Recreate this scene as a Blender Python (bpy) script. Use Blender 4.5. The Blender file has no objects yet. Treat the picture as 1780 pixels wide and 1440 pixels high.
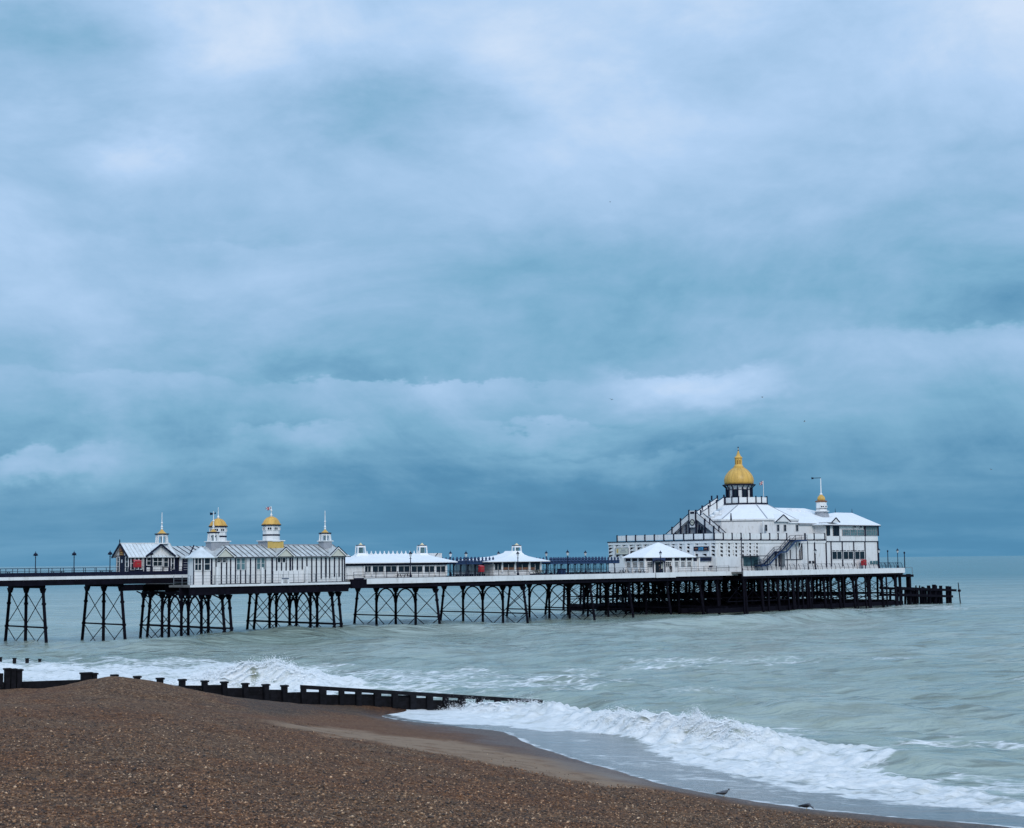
import bpy, bmesh, math, random
import numpy as np
from mathutils import Vector, Matrix, noise as mnoise

random.seed(7)
rng = np.random.default_rng(7)
scene = bpy.context.scene
COL = scene.collection

# ------------------------------------------------------------------ camera
FPX, CX, CY = 2800.0, 890.0, 720.0            # focal length and centre in photograph pixels
CAMZ = 11.0
ROLL = math.atan(0.01096)
PITCH = math.atan(255.2 * math.cos(ROLL) / FPX)
F_ = Vector((0, math.cos(PITCH), math.sin(PITCH)))
R0 = Vector((1, 0, 0)); U0 = Vector((0, -math.sin(PITCH), math.cos(PITCH)))
R_ = R0 * math.cos(ROLL) - U0 * math.sin(ROLL)
U_ = U0 * math.cos(ROLL) + R0 * math.sin(ROLL)
CAM = Vector((0, 0, CAMZ))
cd = bpy.data.cameras.new('camera'); cam = bpy.data.objects.new('camera', cd); COL.objects.link(cam)
cam.matrix_world = Matrix(((R_.x, U_.x, -F_.x, CAM.x), (R_.y, U_.y, -F_.y, CAM.y), (R_.z, U_.z, -F_.z, CAM.z), (0, 0, 0, 1)))
cd.sensor_fit = 'HORIZONTAL'; cd.sensor_width = 36.0; cd.lens = 36.0 * FPX / 1780.0
cd.clip_start = 0.5; cd.clip_end = 60000
scene.camera = cam

def ray(px, py):
    return F_ * FPX + R_ * (px - CX) - U_ * (py - CY)
def at_z(px, py, z):
    d = ray(px, py); return CAM + d * ((z - CAMZ) / d.z)
def at_y(px, py, Y):
    d = ray(px, py); return CAM + d * (Y / d.y)

# ------------------------------------------------------------------ light and sky
SUN_EL, SUN_AZ = math.radians(33), math.radians(166)     # azimuth clockwise from +Y (view direction)
sd = bpy.data.lights.new('sun', 'SUN'); sun = bpy.data.objects.new('sun', sd); COL.objects.link(sun)
sd.energy = 1.5; sd.angle = math.radians(30); sd.color = (1.0, 0.965, 0.93)
sv = Vector((math.sin(SUN_AZ) * math.cos(SUN_EL), math.cos(SUN_AZ) * math.cos(SUN_EL), math.sin(SUN_EL)))
sun.rotation_euler = sv.to_track_quat('Z', 'Y').to_euler()
sun.location = (0, -30, 80)
scene.view_settings.view_transform = 'Standard'
scene.view_settings.look = 'None'
scene.view_settings.exposure = 0.0
scene.view_settings.gamma = 1.0
scene.view_settings.use_curve_mapping = False

class NG:
    """small helper for node trees"""
    def __init__(s, tree): s.t = tree; s.n = tree.nodes; s.l = tree.links
    def new(s, typ, **kw):
        n = s.n.new(typ)
        for k, v in kw.items(): setattr(n, k, v)
        return n
    def put(s, sock, v):
        if isinstance(v, bpy.types.NodeSocket): s.l.new(v, sock)
        elif v is not None: sock.default_value = v
    def m(s, op, a, b=None, c=None, clamp=False):
        n = s.new('ShaderNodeMath', operation=op); n.use_clamp = clamp
        s.put(n.inputs[0], a)
        if b is not None: s.put(n.inputs[1], b)
        if c is not None: s.put(n.inputs[2], c)
        return n.outputs[0]
    def sm(s, v, a, b, lo=0.0, hi=1.0):
        n = s.new('ShaderNodeMapRange', interpolation_type='SMOOTHSTEP')
        s.put(n.inputs['Value'], v); n.inputs['From Min'].default_value = a; n.inputs['From Max'].default_value = b
        n.inputs['To Min'].default_value = lo; n.inputs['To Max'].default_value = hi
        return n.outputs[0]
    def noise(s, vec, scale, detail=4, rough=0.55, dist=0.0, lac=2.0):
        n = s.new('ShaderNodeTexNoise'); s.put(n.inputs['Vector'], vec)
        n.inputs['Scale'].default_value = scale; n.inputs['Detail'].default_value = detail
        n.inputs['Roughness'].default_value = rough; n.inputs['Distortion'].default_value = dist
        n.inputs['Lacunarity'].default_value = lac
        return n.outputs['Fac']
    def vor(s, vec, scale, feature='F1', rnd=1.0):
        n = s.new('ShaderNodeTexVoronoi', feature=feature); s.put(n.inputs['Vector'], vec)
        n.inputs['Scale'].default_value = scale; n.inputs['Randomness'].default_value = rnd
        return n
    def mix(s, f, a, b, blend='MIX'):
        n = s.new('ShaderNodeMix', data_type='RGBA', blend_type=blend)
        s.put(n.inputs[0], f)
        for sock, v in ((n.inputs[6], a), (n.inputs[7], b)):
            if isinstance(v, tuple): v = (v[0], v[1], v[2], 1)
            s.put(sock, v)
        return n.outputs[2]
    def ramp(s, f, stops, interp='LINEAR'):
        n = s.new('ShaderNodeValToRGB'); cr = n.color_ramp; cr.interpolation = interp
        while len(cr.elements) < len(stops): cr.elements.new(0.5)
        for e, (p, c) in zip(cr.elements, stops):
            e.position = p; e.color = (c[0], c[1], c[2], 1)
        s.put(n.inputs[0], f); return n.outputs[0]
    def map(s, vec, sc=(1, 1, 1), rot=(0, 0, 0), loc=(0, 0, 0)):
        n = s.new('ShaderNodeMapping'); s.put(n.inputs['Vector'], vec)
        n.inputs['Scale'].default_value = sc; n.inputs['Rotation'].default_value = rot; n.inputs['Location'].default_value = loc
        return n.outputs[0]
    def comb(s, x, y, z):
        n = s.new('ShaderNodeCombineXYZ'); s.put(n.inputs[0], x); s.put(n.inputs[1], y); s.put(n.inputs[2], z); return n.outputs[0]

world = bpy.data.worlds.new('World'); scene.world = world; world.use_nodes = True
g = NG(world.node_tree); g.n.clear()
tc = g.new('ShaderNodeTexCoord').outputs['Generated']
sx = g.new('ShaderNodeSeparateXYZ'); g.put(sx.inputs[0], tc)
X, Y, Z = sx.outputs
hor = g.m('SQRT', g.m('ADD', g.m('MULTIPLY', X, X), g.m('MULTIPLY', Y, Y)))
az = g.m('ARCTAN2', X, Y)                     # radians from the view direction, right positive
te = g.m('DIVIDE', g.m('MAXIMUM', Z, 0.0), g.m('MAXIMUM', hor, 0.02))
te = g.m('MINIMUM', te, 8.0)
den = g.m('ADD', g.m('MAXIMUM', Z, 0.0), 0.13)
plane = g.comb(g.m('DIVIDE', X, den), g.m('DIVIDE', Y, den), 0.37)     # a cloud layer seen in perspective
n1 = g.noise(g.map(plane, (1.0, 1.6, 1)), 1.15, 6, 0.56, 0.35)
n2 = g.noise(g.map(plane, (1.0, 2.2, 1), loc=(3.1, 1.7, 0)), 0.48, 3, 0.5, 0.2)
n3 = g.noise(g.map(plane, (1.0, 1.3, 1), loc=(7.7, 2.3, 4)), 3.6, 5, 0.6, 0.5)
# warp for the named cloud banks
ua = g.comb(g.m('MULTIPLY', az, 10.0), g.m('MULTIPLY', te, 18.0), 2.2)
wu = g.m('SUBTRACT', g.noise(ua, 1.0, 5, 0.6), 0.5)
wv = g.m('SUBTRACT', g.noise(g.map(ua, loc=(5, 9, 1)), 1.3, 5, 0.62), 0.5)
au = g.m('ADD', az, g.m('MULTIPLY', wu, 0.12))
wf = g.m('SUBTRACT', g.noise(g.map(ua, loc=(1, 3, 8)), 4.5, 5, .6), 0.5)
av = g.m('ADD', g.m('ADD', te, g.m('MULTIPLY', wv, 0.05)), g.m('MULTIPLY', wf, 0.012))
def blob(px, py, rx, ry, amp):
    u0, v0 = (px - 890) / FPX, (975 - py) / FPX * 1.01
    du = g.m('DIVIDE', g.m('SUBTRACT', au, u0), rx / FPX)
    dv = g.m('DIVIDE', g.m('SUBTRACT', av, v0), ry / FPX)
    d2 = g.m('ADD', g.m('MULTIPLY', du, du), g.m('MULTIPLY', dv, dv))
    return g.m('MULTIPLY', g.m('EXPONENT', g.m('MULTIPLY', d2, -1.0)), amp)
def bank(px, py, rx, up, dn, amp):
    """a cloud bank: crisp upper rim at py, fading downwards"""
    u0, v0 = (px - 890) / FPX, (975 - py) / FPX * 1.01
    du = g.m('DIVIDE', g.m('SUBTRACT', au, u0), rx / FPX)
    e = g.m('EXPONENT', g.m('MULTIPLY', g.m('MULTIPLY', du, du), -1.0))
    dv = g.m('SUBTRACT', av, v0)
    a = g.sm(dv, -dn / FPX, 0.0); b = g.sm(dv, 0.0, up / FPX, 1.0, 0.0)
    return g.m('MULTIPLY', g.m('MULTIPLY', e, g.m('MULTIPLY', a, b)), amp)
lum = g.sm(te, 0.0, 0.36, 0.18, 0.68)
lum = g.m('ADD', lum, g.sm(te, 0.0, 0.12, 0.0, 0.14))
n4 = g.noise(g.map(ua, loc=(2, 6, 3)), .55, 7, .58, .5)
n5 = g.noise(g.map(ua, loc=(8, 1, 5)), 2.1, 6, .6, .4)
low = g.sm(te, 0.0, 0.06)
terms = [g.m('MULTIPLY', g.m('SUBTRACT', n1, 0.5), 0.20), g.m('MULTIPLY', g.m('SUBTRACT', n2, 0.5), 0.30),
         g.m('MULTIPLY', g.m('SUBTRACT', n3, 0.5), 0.06),
         g.m('MULTIPLY', g.m('MULTIPLY', g.m('SUBTRACT', n4, 0.5), 0.85), low), g.m('MULTIPLY', g.m('MULTIPLY', g.m('SUBTRACT', n5, 0.5), 0.26), low)]
BL = [blob(430, 50, 130, 75, .10), blob(80, 460, 240, 130, .10), blob(760, 50, 300, 60, .10), blob(950, 110, 140, 80, .18), blob(235, 285, 100, 55, .26),
      blob(100, 110, 190, 110, -.36), blob(640, 190, 230, 80, -.30), blob(1150, 240, 260, 60, .12), blob(1690, 100, 200, 120, .16),
      blob(850, 430, 330, 65, -.14), blob(1150, 500, 420, 75, -.14), blob(1750, 560, 260, 60, -.16), blob(90, 560, 200, 60, .10),
      blob(590, 640, 330, 50, -.16), blob(200, 745, 250, 26, -.12), blob(880, 718, 130, 24, -.05), blob(1500, 800, 500, 70, -.05),
      blob(1350, 905, 700, 60, -.07), blob(250, 890, 320, 40, .03),
      bank(740, 668, 190, 9, 100, .30), bank(1190, 650, 110, 18, 100, .30), blob(1240, 690, 120, 36, .22), bank(1690, 605, 190, 22, 120, .24),
      bank(70, 788, 110, 12, 60, .26), blob(60, 815, 120, 22, .14), bank(510, 748, 110, 16, 70, .24), bank(940, 745, 150, 12, 60, .18), bank(1060, 800, 320, 12, 60, .09),
      bank(430, 430, 260, 20, 150, .10), bank(250, 660, 240, 12, 60, .12)]
for t in terms + BL: lum = g.m('ADD', lum, t)
cloud = g.ramp(g.m('MULTIPLY', lum, .90), [(0.0, (.062, .215, .390)), (0.14, (.088, .272, .462)), (0.34, (.200, .428, .628)), (0.55, (.325, .530, .770)),
                     (0.78, (.455, .650, .915)), (1.0, (.640, .775, .970))])
gain = g.sm(te, 0.40, 3.0, 1.0, 1.45)          # an overcast sky brightens towards the zenith
vm = g.new('ShaderNodeVectorMath', operation='SCALE'); g.put(vm.inputs[0], cloud); g.put(vm.inputs['Scale'], gain)
sky = g.new('ShaderNodeTexSky', sky_type='NISHITA'); sky.sun_disc = False
sky.sun_elevation = SUN_EL; sky.sun_rotation = SUN_AZ; sky.altitude = 0; sky.air_density = 1.0; sky.dust_density = 2.0
b1 = g.new('ShaderNodeBackground'); g.put(b1.inputs['Color'], sky.outputs[0]); b1.inputs['Strength'].default_value = 0.08
b2 = g.new('ShaderNodeBackground'); g.put(b2.inputs['Color'], vm.outputs[0]); b2.inputs['Strength'].default_value = 1.0
mx = g.new('ShaderNodeMixShader'); mx.inputs[0].default_value = 0.95
g.l.new(b1.outputs[0], mx.inputs[1]); g.l.new(b2.outputs[0], mx.inputs[2])
wo = g.new('ShaderNodeOutputWorld'); g.l.new(mx.outputs[0], wo.inputs[0])

# ------------------------------------------------------------------ materials
def mat(name, col, rough=0.6, var=0.12, scale=1.2, metal=0.0, streak=False, spec=0.4, bump=0.0, dirt=None, dirt_amt=0.0):
    m = bpy.data.materials.new(name); m.use_nodes = True
    q = NG(m.node_tree); bs = m.node_tree.nodes['Principled BSDF']
    oc = q.new('ShaderNodeTexCoord').outputs['Object']
    v = q.map(oc, (1, 1, 0.25)) if streak else oc
    nz = q.noise(v, scale, 5, 0.6)
    a = tuple(c * (1 - var) for c in col); b = tuple(min(1, c * (1 + var)) for c in col)
    c = q.mix(q.sm(nz, 0.3, 0.7), a, b)
    if dirt:
        d = q.noise(q.map(oc, (1.3, 1.3, 0.35), loc=(3, 5, 7)), 1.7, 6, 0.7)
        c = q.mix(q.m('MULTIPLY', q.sm(d, 0.52, 0.72), dirt_amt), c, dirt)
    q.put(bs.inputs['Base Color'], c)
    bs.inputs['Roughness'].default_value = rough; bs.inputs['Metallic'].default_value = metal
    bs.inputs['Specular IOR Level'].default_value = spec
    if bump:
        bn = q.new('ShaderNodeBump'); bn.inputs['Strength'].default_value = bump; bn.inputs['Distance'].default_value = 0.05
        q.put(bn.inputs['Height'], q.noise(oc, scale * 6, 4)); q.put(bs.inputs['Normal'], bn.outputs[0])
    return m

M = {}
M['white'] = mat('white_paint', (.80, .80, .80), .55, .05, .8, streak=True, dirt=(.46, .41, .35), dirt_amt=.75)
M['white_roof'] = mat('white_roof_felt', (.84, .84, .85), .6, .03, .5, dirt=(.55, .55, .53), dirt_amt=.35)
M['fascia'] = mat('fascia_paint', (.76, .77, .78), .55, .06, .5, streak=True, dirt=(.42, .40, .36), dirt_amt=.5)
M['iron'] = mat('black_iron', (.0055, .005, .010), .8, .35, 1.5, spec=.08)
M['navy'] = mat('navy_paint', (.010, .013, .034), .6, .25, 2, spec=.15)
M['blue'] = mat('blue_paint', (.016, .040, .110), .5, .25, 2)
M['gold'] = mat('gold_paint', (.66, .385, .085), .40, .16, .9, streak=True, dirt=(.40, .27, .09), dirt_amt=.45)
M['yellow'] = mat('yellow_wall', (.62, .42, .12), .6, .08, 1.5, streak=True)
M['zinc'] = mat('zinc_roof', (.50, .52, .52), .5, .24, .9, streak=False, dirt=(.16, .17, .17), dirt_amt=.7)
M['pale_zinc'] = mat('pale_zinc_roof', (.66, .70, .72), .45, .10, .8, dirt=(.40, .42, .42), dirt_amt=.4)
M['grey'] = mat('grey_lead', (.33, .34, .37), .6, .12, 1.5)
M['glass'] = mat('dark_glass', (.012, .022, .032), .15, .3, .7, spec=.25)
M['glass_pale'] = mat('pale_glass', (.10, .19, .21), .12, .35, .6, spec=.4)
M['glass_lamp'] = mat('lamp_glass', (.62, .64, .66), .25, .05, 3)
M['red'] = mat('red_paint', (.42, .022, .030), .45, .15, 3)
M['timber'] = mat('wet_timber', (.008, .008, .011), .7, .45, 3, bump=.5, spec=.12)
M['deck'] = mat('deck_boards', (.16, .15, .14), .7, .25, 2, streak=False)
M['wood_brown'] = mat('brown_board', (.20, .09, .05), .6, .3, 3)
M['cream'] = mat('cream_board', (.60, .60, .52), .6, .05, 3)
M['skin'] = mat('skin', (.42, .25, .18), .6, .05, 5)
M['cloth'] = mat('dark_cloth', (.02, .022, .03), .9, .2, 8)
M['gull_grey'] = mat('grey_feather', (.10, .11, .13), .8, .2, 12)
M['gull_white'] = mat('white_feather', (.55, .55, .55), .8, .1, 12)
M['beak'] = mat('beak', (.30, .22, .10), .6, .1, 10)
M['screen'] = mat('blue_screen', (.03, .18, .33), .4, .6, 1.6)
M['steel'] = mat('galvanised', (.18, .20, .22), .5, .15, 3)
M['seam'] = mat('lead_seam', (.12, .125, .13), .6, .2, 2)
M['cream_gold'] = mat('cream_gold', (.74, .62, .38), .5, .08, 2)
def clear_glass(name):
    m = bpy.data.materials.new(name); m.use_nodes = True; q = NG(m.node_tree); q.n.clear()
    t = q.new('ShaderNodeBsdfTransparent'); t.inputs[0].default_value = (.80, .88, .90, 1); gl = q.new('ShaderNodeBsdfGlossy'); gl.inputs['Roughness'].default_value = .05
    mx = q.new('ShaderNodeMixShader'); mx.inputs[0].default_value = .10; q.l.new(t.outputs[0], mx.inputs[1]); q.l.new(gl.outputs[0], mx.inputs[2])
    o = q.new('ShaderNodeOutputMaterial'); q.l.new(mx.outputs[0], o.inputs[0]); return m
M['clear'] = clear_glass('clear_glass')
M['flag_white'] = mat('flag_white', (.7, .7, .7), .9, .05, 5)
M['flag_red'] = mat('flag_red', (.40, .02, .03), .9, .05, 5)
M['flag_blue'] = mat('flag_blue', (.02, .03, .14), .9, .05, 5)

# ------------------------------------------------------------------ object helpers
def tag(o, label=None, cat=None, group=None, kind=None):
    if label: o['label'] = label
    if cat: o['category'] = cat
    if group: o['group'] = group
    if kind: o['kind'] = kind
    return o
def empty(name, loc, rz=0.0, label=None, cat=None, group=None):
    o = bpy.data.objects.new(name, None); COL.objects.link(o)
    o.location = loc; o.rotation_euler = (0, 0, rz); o.empty_display_size = 0.5
    return tag(o, label, cat, group)
def copy_tree(o, parent=None):
    c = o.copy(); COL.objects.link(c)
    if parent is not None: c.parent = parent
    for ch in list(o.children): copy_tree(ch, c)
    return c

class MB:
    def __init__(s): s.v = []; s.f = []
    def add(s, vs, fs):
        k = len(s.v); s.v += [tuple(v) for v in vs]; s.f += [tuple(i + k for i in f) for f in fs]; return s
    def hexa(s, p):          # 8 points: bottom ring then top ring
        return s.add(p, [(3, 2, 1, 0), (4, 5, 6, 7), (0, 1, 5, 4), (1, 2, 6, 5), (2, 3, 7, 6), (3, 0, 4, 7)])
    def box(s, x0, x1, y0, y1, z0, z1):
        return s.hexa([(x0, y0, z0), (x1, y0, z0), (x1, y1, z0), (x0, y1, z0), (x0, y0, z1), (x1, y0, z1), (x1, y1, z1), (x0, y1, z1)])
    def prism(s, poly, vec):
        n = len(poly); vec = Vector(vec)
        b = [Vector(p) for p in poly]; t = [p + vec for p in b]
        return s.add(b + t, [tuple(range(n - 1, -1, -1)), tuple(range(n, 2 * n))] + [(i, (i + 1) % n, n + (i + 1) % n, n + i) for i in range(n)])
    def tube(s, p0, p1, r0, r1=None, n=6):
        r1 = r0 if r1 is None else r1
        p0 = Vector(p0); p1 = Vector(p1); d = (p1 - p0)
        if d.length < 1e-6: return s
        q = d.to_track_quat('Z', 'Y'); vs = []
        for p, r in ((p0, r0), (p1, r1)):
            for i in range(n):
                a = 2 * math.pi * (i + .5) / n
                vs.append(p + q @ Vector((math.cos(a) * r, math.sin(a) * r, 0)))
        return s.add(vs, [tuple(range(n - 1, -1, -1)), tuple(range(n, 2 * n))] + [(i, (i + 1) % n, n + (i + 1) % n, n + i) for i in range(n)])
    def bar(s, p0, p1, wd, ht):      # rectangular bar, ht measured upwards-ish
        p0 = Vector(p0); p1 = Vector(p1); d = (p1 - p0).normalized()
        side = d.cross(Vector((0, 0, 1)))
        side = Vector((1, 0, 0)) if side.length < 1e-4 else side.normalized()
        up = side.cross(d).normalized()
        a = side * wd / 2; b = up * ht / 2
        return s.hexa([p0 - a - b, p0 + a - b, p1 + a - b, p1 - a - b, p0 - a + b, p0 + a + b, p1 + a + b, p1 - a + b])
    def lathe(s, c, prof, n=16, rot=0.0):
        vs = []; fs = []; k = len(prof)
        for r, z in prof:
            for i in range(n):
                a = 2 * math.pi * i / n + rot
                vs.append((c[0] + math.cos(a) * r, c[1] + math.sin(a) * r, c[2] + z))
        for j in range(k - 1):
            for i in range(n):
                i2 = (i + 1) % n
                fs.append((j * n + i, j * n + i2, (j + 1) * n + i2, (j + 1) * n + i))
        fs.append(tuple(range(n - 1, -1, -1))); fs.append(tuple((k - 1) * n + i for i in range(n)))
        return s.add(vs, fs)
    def hip(s, x0, x1, y0, y1, ze, rx0, rx1, ry, zr, th=0.12):
        b = [(x0, y0, ze - th), (x1, y0, ze - th), (x1, y1, ze - th), (x0, y1, ze - th)]
        t = [(x0, y0, ze), (x1, y0, ze), (x1, y1, ze), (x0, y1, ze), (rx0, ry, zr), (rx1, ry, zr)]
        return s.add(b + t, [(3, 2, 1, 0), (0, 1, 5, 4), (1, 2, 6, 5), (2, 3, 7, 6), (3, 0, 4, 7), (4, 5, 9, 8), (5, 6, 9), (6, 7, 8, 9), (7, 4, 8)])
    def build(s, name, m, parent=None, smooth=False, label=None, kind=None):
        me = bpy.data.meshes.new(name); me.from_pydata([tuple(v) for v in s.v], [], s.f)
        bm = bmesh.new(); bm.from_mesh(me); bmesh.ops.recalc_face_normals(bm, faces=bm.faces); bm.to_mesh(me); bm.free()
        if isinstance(m, str): m = M[m]
        me.materials.append(m)
        if smooth:
            for p in me.polygons: p.use_smooth = True
        o = bpy.data.objects.new(name, me); COL.objects.link(o)
        if parent is not None: o.parent = parent
        return tag(o, label, None, None, kind)

class Place:
    """a thing's Empty with its own frame: local x along it, local y away from the sea-front viewer, z up"""
    def __init__(s, name, loc, ang, label, cat, group=None):
        s.loc = Vector(loc); s.ang = ang
        s.e = empty(name, loc, ang, label, cat, group)
        s.inv = Matrix.Rotation(-ang, 3, 'Z'); s.o = s.inv @ (CAM - s.loc)
    def on_y(s, px, py, y=0.0):
        d = s.inv @ ray(px, py); p = s.o + d * ((y - s.o.y) / d.y); return p.x, p.z
    def on_x(s, px, py, x=0.0):
        d = s.inv @ ray(px, py); p = s.o + d * ((x - s.o.x) / d.x); return p.y, p.z
    def world(s, x, y, z):
        return s.loc + Matrix.Rotation(s.ang, 3, 'Z') @ Vector((x, y, z))
    def fac(s, x, y, ux, uy): return Fac(s, x, y, ux, uy)

class Fac:
    """a wall plane of a Place: u along the wall, o outwards, z up"""
    def __init__(s, pl, x, y, ux, uy):
        l = math.hypot(ux, uy); s.pl = pl; s.p = Vector((x, y, 0)); s.u = Vector((ux / l, uy / l, 0)); s.n = Vector((uy / l, -ux / l, 0))
    def px(s, px, py):
        d = s.pl.inv @ ray(px, py); o = s.pl.o
        t = (s.p - o).dot(s.n) / d.dot(s.n); q = o + d * t
        return (q - s.p).dot(s.u), q.z
    def P(s, u, o, z): q = s.p + s.u * u + s.n * o; return Vector((q.x, q.y, z))
    def box(s, mb, u0, u1, o0, o1, z0, z1):
        P = s.P
        return mb.hexa([P(u0, o1, z0), P(u1, o1, z0), P(u1, o0, z0), P(u0, o0, z0), P(u0, o1, z1), P(u1, o1, z1), P(u1, o0, z1), P(u0, o0, z1)])
    def rect(s, px0, px1, py0, py1):
        ym = (py0 + py1) / 2; xm = (px0 + px1) / 2
        return s.px(px0, ym)[0], s.px(px1, ym)[0], s.px(xm, py1)[1], s.px(xm, py0)[1]
    def pbox(s, mb, px0, px1, py0, py1, o0=0.0, o1=0.06):
        u0, u1, z0, z1 = s.rect(px0, px1, py0, py1); return s.box(mb, u0, u1, o0, o1, z0, z1)
    def window(s, px0, px1, py0, py1, nx=2, ny=2, fm='white', pm='glass', bar=0.07, name='window', u=None):
        u0, u1, z0, z1 = u if u else s.rect(px0, px1, py0, py1)
        f = MB()
        for i in range(nx + 1):
            c = u0 + (u1 - u0) * i / nx; h = bar * (1 if i in (0, nx) else .6); s.box(f, c - h, c + h, .03, .14, z0 - bar, z1 + bar)
        for j in range(ny + 1):
            c = z0 + (z1 - z0) * j / ny; h = bar * (1 if j in (0, ny) else .6); s.box(f, u0 - bar * .9, u1 + bar * .9, .028, .132, c - h, c + h)
        fo = f.build(name, fm, s.pl.e)
        p = MB(); s.box(p, u0, u1, .012, .06, z0, z1); p.build('pane', pm, fo)
        return fo

# pier frame: AX along the pier out to sea, NX towards the beach viewer
PANG = math.radians(42)
AX = Vector((math.cos(PANG), math.sin(PANG), 0)); NX = Vector((math.sin(PANG), -math.cos(PANG), 0))
def W(s, w, z): return AX * s + NX * w + Vector((0, 0, z))
def PW(px, py, w):
    d = ray(px, py); t = (w - CAM.dot(NX)) / d.dot(NX); p = CAM + d * t; return p.dot(AX), p.z
def S(px, w, py=995): return PW(px, py, w)[0]
# ------------------------------------------------------------------ beach terrain
GA, GB = Vector((-33, 104, 0)), Vector((2.25, 126, 0))         # line of the groyne on the ground
GDIR = (GB - GA).normalized(); GN = Vector((-GDIR.y, GDIR.x, 0))
def gpt(px, py):
    d = ray(px, py); t = (GA - CAM).dot(GN) / d.dot(GN); return CAM + d * t
ctrl = []
def cz(px, py, z): p = at_z(px, py, z); ctrl.append((p.x, p.y, z))
def cy(px, py, Yd): p = at_y(px, py, Yd); ctrl.append((p.x, p.y, p.z))
def cw(x, y, z): ctrl.append((x, y, z))
for px, py in ((0, 1199), (60, 1200), (120, 1194)): p = gpt(px, py); cw(p.x, p.y - .3, p.z)
for px, py, Yd in ((30, 1204, 101), (75, 1203, 101), (110, 1198, 101), (145, 1183, 102), (175, 1178, 102), (205, 1180, 101.5), (240, 1190, 100), (275, 1201, 99), (310, 1213, 98), (355, 1230, 96), (400, 1243, 93),
                   (480, 1262, 90), (560, 1275, 88), (700, 1301, 83), (900, 1340, 76), (1080, 1372, 71)): cy(px, py, Yd)
for px, py in ((330, 1216), (400, 1219), (480, 1222), (560, 1224), (640, 1226)): p = gpt(px, py); cw(p.x, p.y, p.z)
WL = [(640, 1229), (655, 1243), (690, 1252), (780, 1262), (870, 1272), (935, 1300), (1010, 1324), (1090, 1345), (1160, 1366), (1250, 1383), (1340, 1397), (1440, 1410), (1600, 1425), (1780, 1441)]
WLW = [at_z(px, py, .22) for px, py in WL]
for p in WLW: cw(p.x, p.y, .22)
for p in WLW[2:]:
    cw(p.x + 12, p.y + 7, -1.0); cw(p.x + 40, p.y + 24, -3.2)
for a in ((24, 52, .22), (32, 38, .22), (44, 45, -1.0), (36, 59, -1.1), (45, 15, .3), (20, 42, 1.5), (60, 30, -2), (70, 60, -3.5)): cw(*a)
for px, py, z in ((0, 1230, 3.45), (0, 1300, 4.1), (0, 1440, 4.6), (100, 1225, 3.75), (200, 1230, 3.75), (200, 1300, 4.0), (450, 1330, 3.1), (450, 1440, 4.0),
                  (300, 1260, 3.3), (620, 1320, 2.3), (800, 1380, 2.35), (890, 1440, 3.0), (1100, 1410, 1.75), (1300, 1440, 1.6), (1500, 1440, .95),
                  (700, 1282, .95), (560, 1255, 1.15), (850, 1305, .75), (1000, 1345, .65)): cz(px, py, z)
for a in ((0, 0, 6.0), (-30, 0, 6.6), (-60, 20, 6.6), (-60, 60, 5.6), (-60, 95, 4.2), (-45, 92, 3.8), (25, 0, 5.0), (12, 25, 4.6), (-40, 50, 5.2)): cw(*a)
for t, z in ((-8, 1.6), (0, 1.2), (10, .8), (16, .3), (24, -.5), (32, -.7)):                    # sea side behind the groyne
    p = GA + GDIR * t + GN * 7; cw(p.x, p.y, z - .9)
    p = GA + GDIR * t + GN * 26; cw(p.x, p.y, -2.2)
for a in ((-60, 130, -2), (-20, 150, -4), (20, 150, -5), (60, 150, -6), (80, 100, -5), (-80, 100, 2)): cw(*a)
cp = np.array(ctrl); CN = len(cp)
def phi(r2): return np.sqrt(r2 + 4.0)
A = np.zeros((CN + 3, CN + 3))
d2 = ((cp[:, None, :2] - cp[None, :, :2]) ** 2).sum(-1)
A[:CN, :CN] = phi(d2) - np.eye(CN) * 0.25
A[:CN, CN] = 1; A[:CN, CN + 1:] = cp[:, :2]; A[CN, :CN] = 1; A[CN + 1:, :CN] = cp[:, :2].T
sol = np.linalg.solve(A, np.concatenate([cp[:, 2], np.zeros(3)]))
def fbm2(x, y, seed, octs):
    r = np.random.default_rng(seed); z = np.zeros_like(x)
    for wl, amp, k in octs:
        for _ in range(k):
            a = r.uniform(0, 2 * math.pi); f = 2 * math.pi / (wl * r.uniform(.7, 1.4)); ph = r.uniform(0, 6.28)
            z += amp / math.sqrt(k) * np.sin((x * math.cos(a) + y * math.sin(a)) * f + ph)
    return z
def terrain(x, y):
    x = np.asarray(x, float); y = np.asarray(y, float); sh = x.shape
    x = x.ravel(); y = y.ravel(); out = np.empty_like(x)
    for i in range(0, len(x), 40000):
        xs, ys = x[i:i + 40000], y[i:i + 40000]
        r2 = (xs[:, None] - cp[None, :, 0]) ** 2 + (ys[:, None] - cp[None, :, 1]) ** 2
        out[i:i + 40000] = phi(r2) @ sol[:CN] + sol[CN] + sol[CN + 1] * xs + sol[CN + 2] * ys
    w = np.clip(out / 1.5, 0.1, 1)
    out += fbm2(x, y, 3, ((9, .05, 6), (3.5, .035, 8), (1.3, .02, 10))) * w
    return out.reshape(sh)
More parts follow.
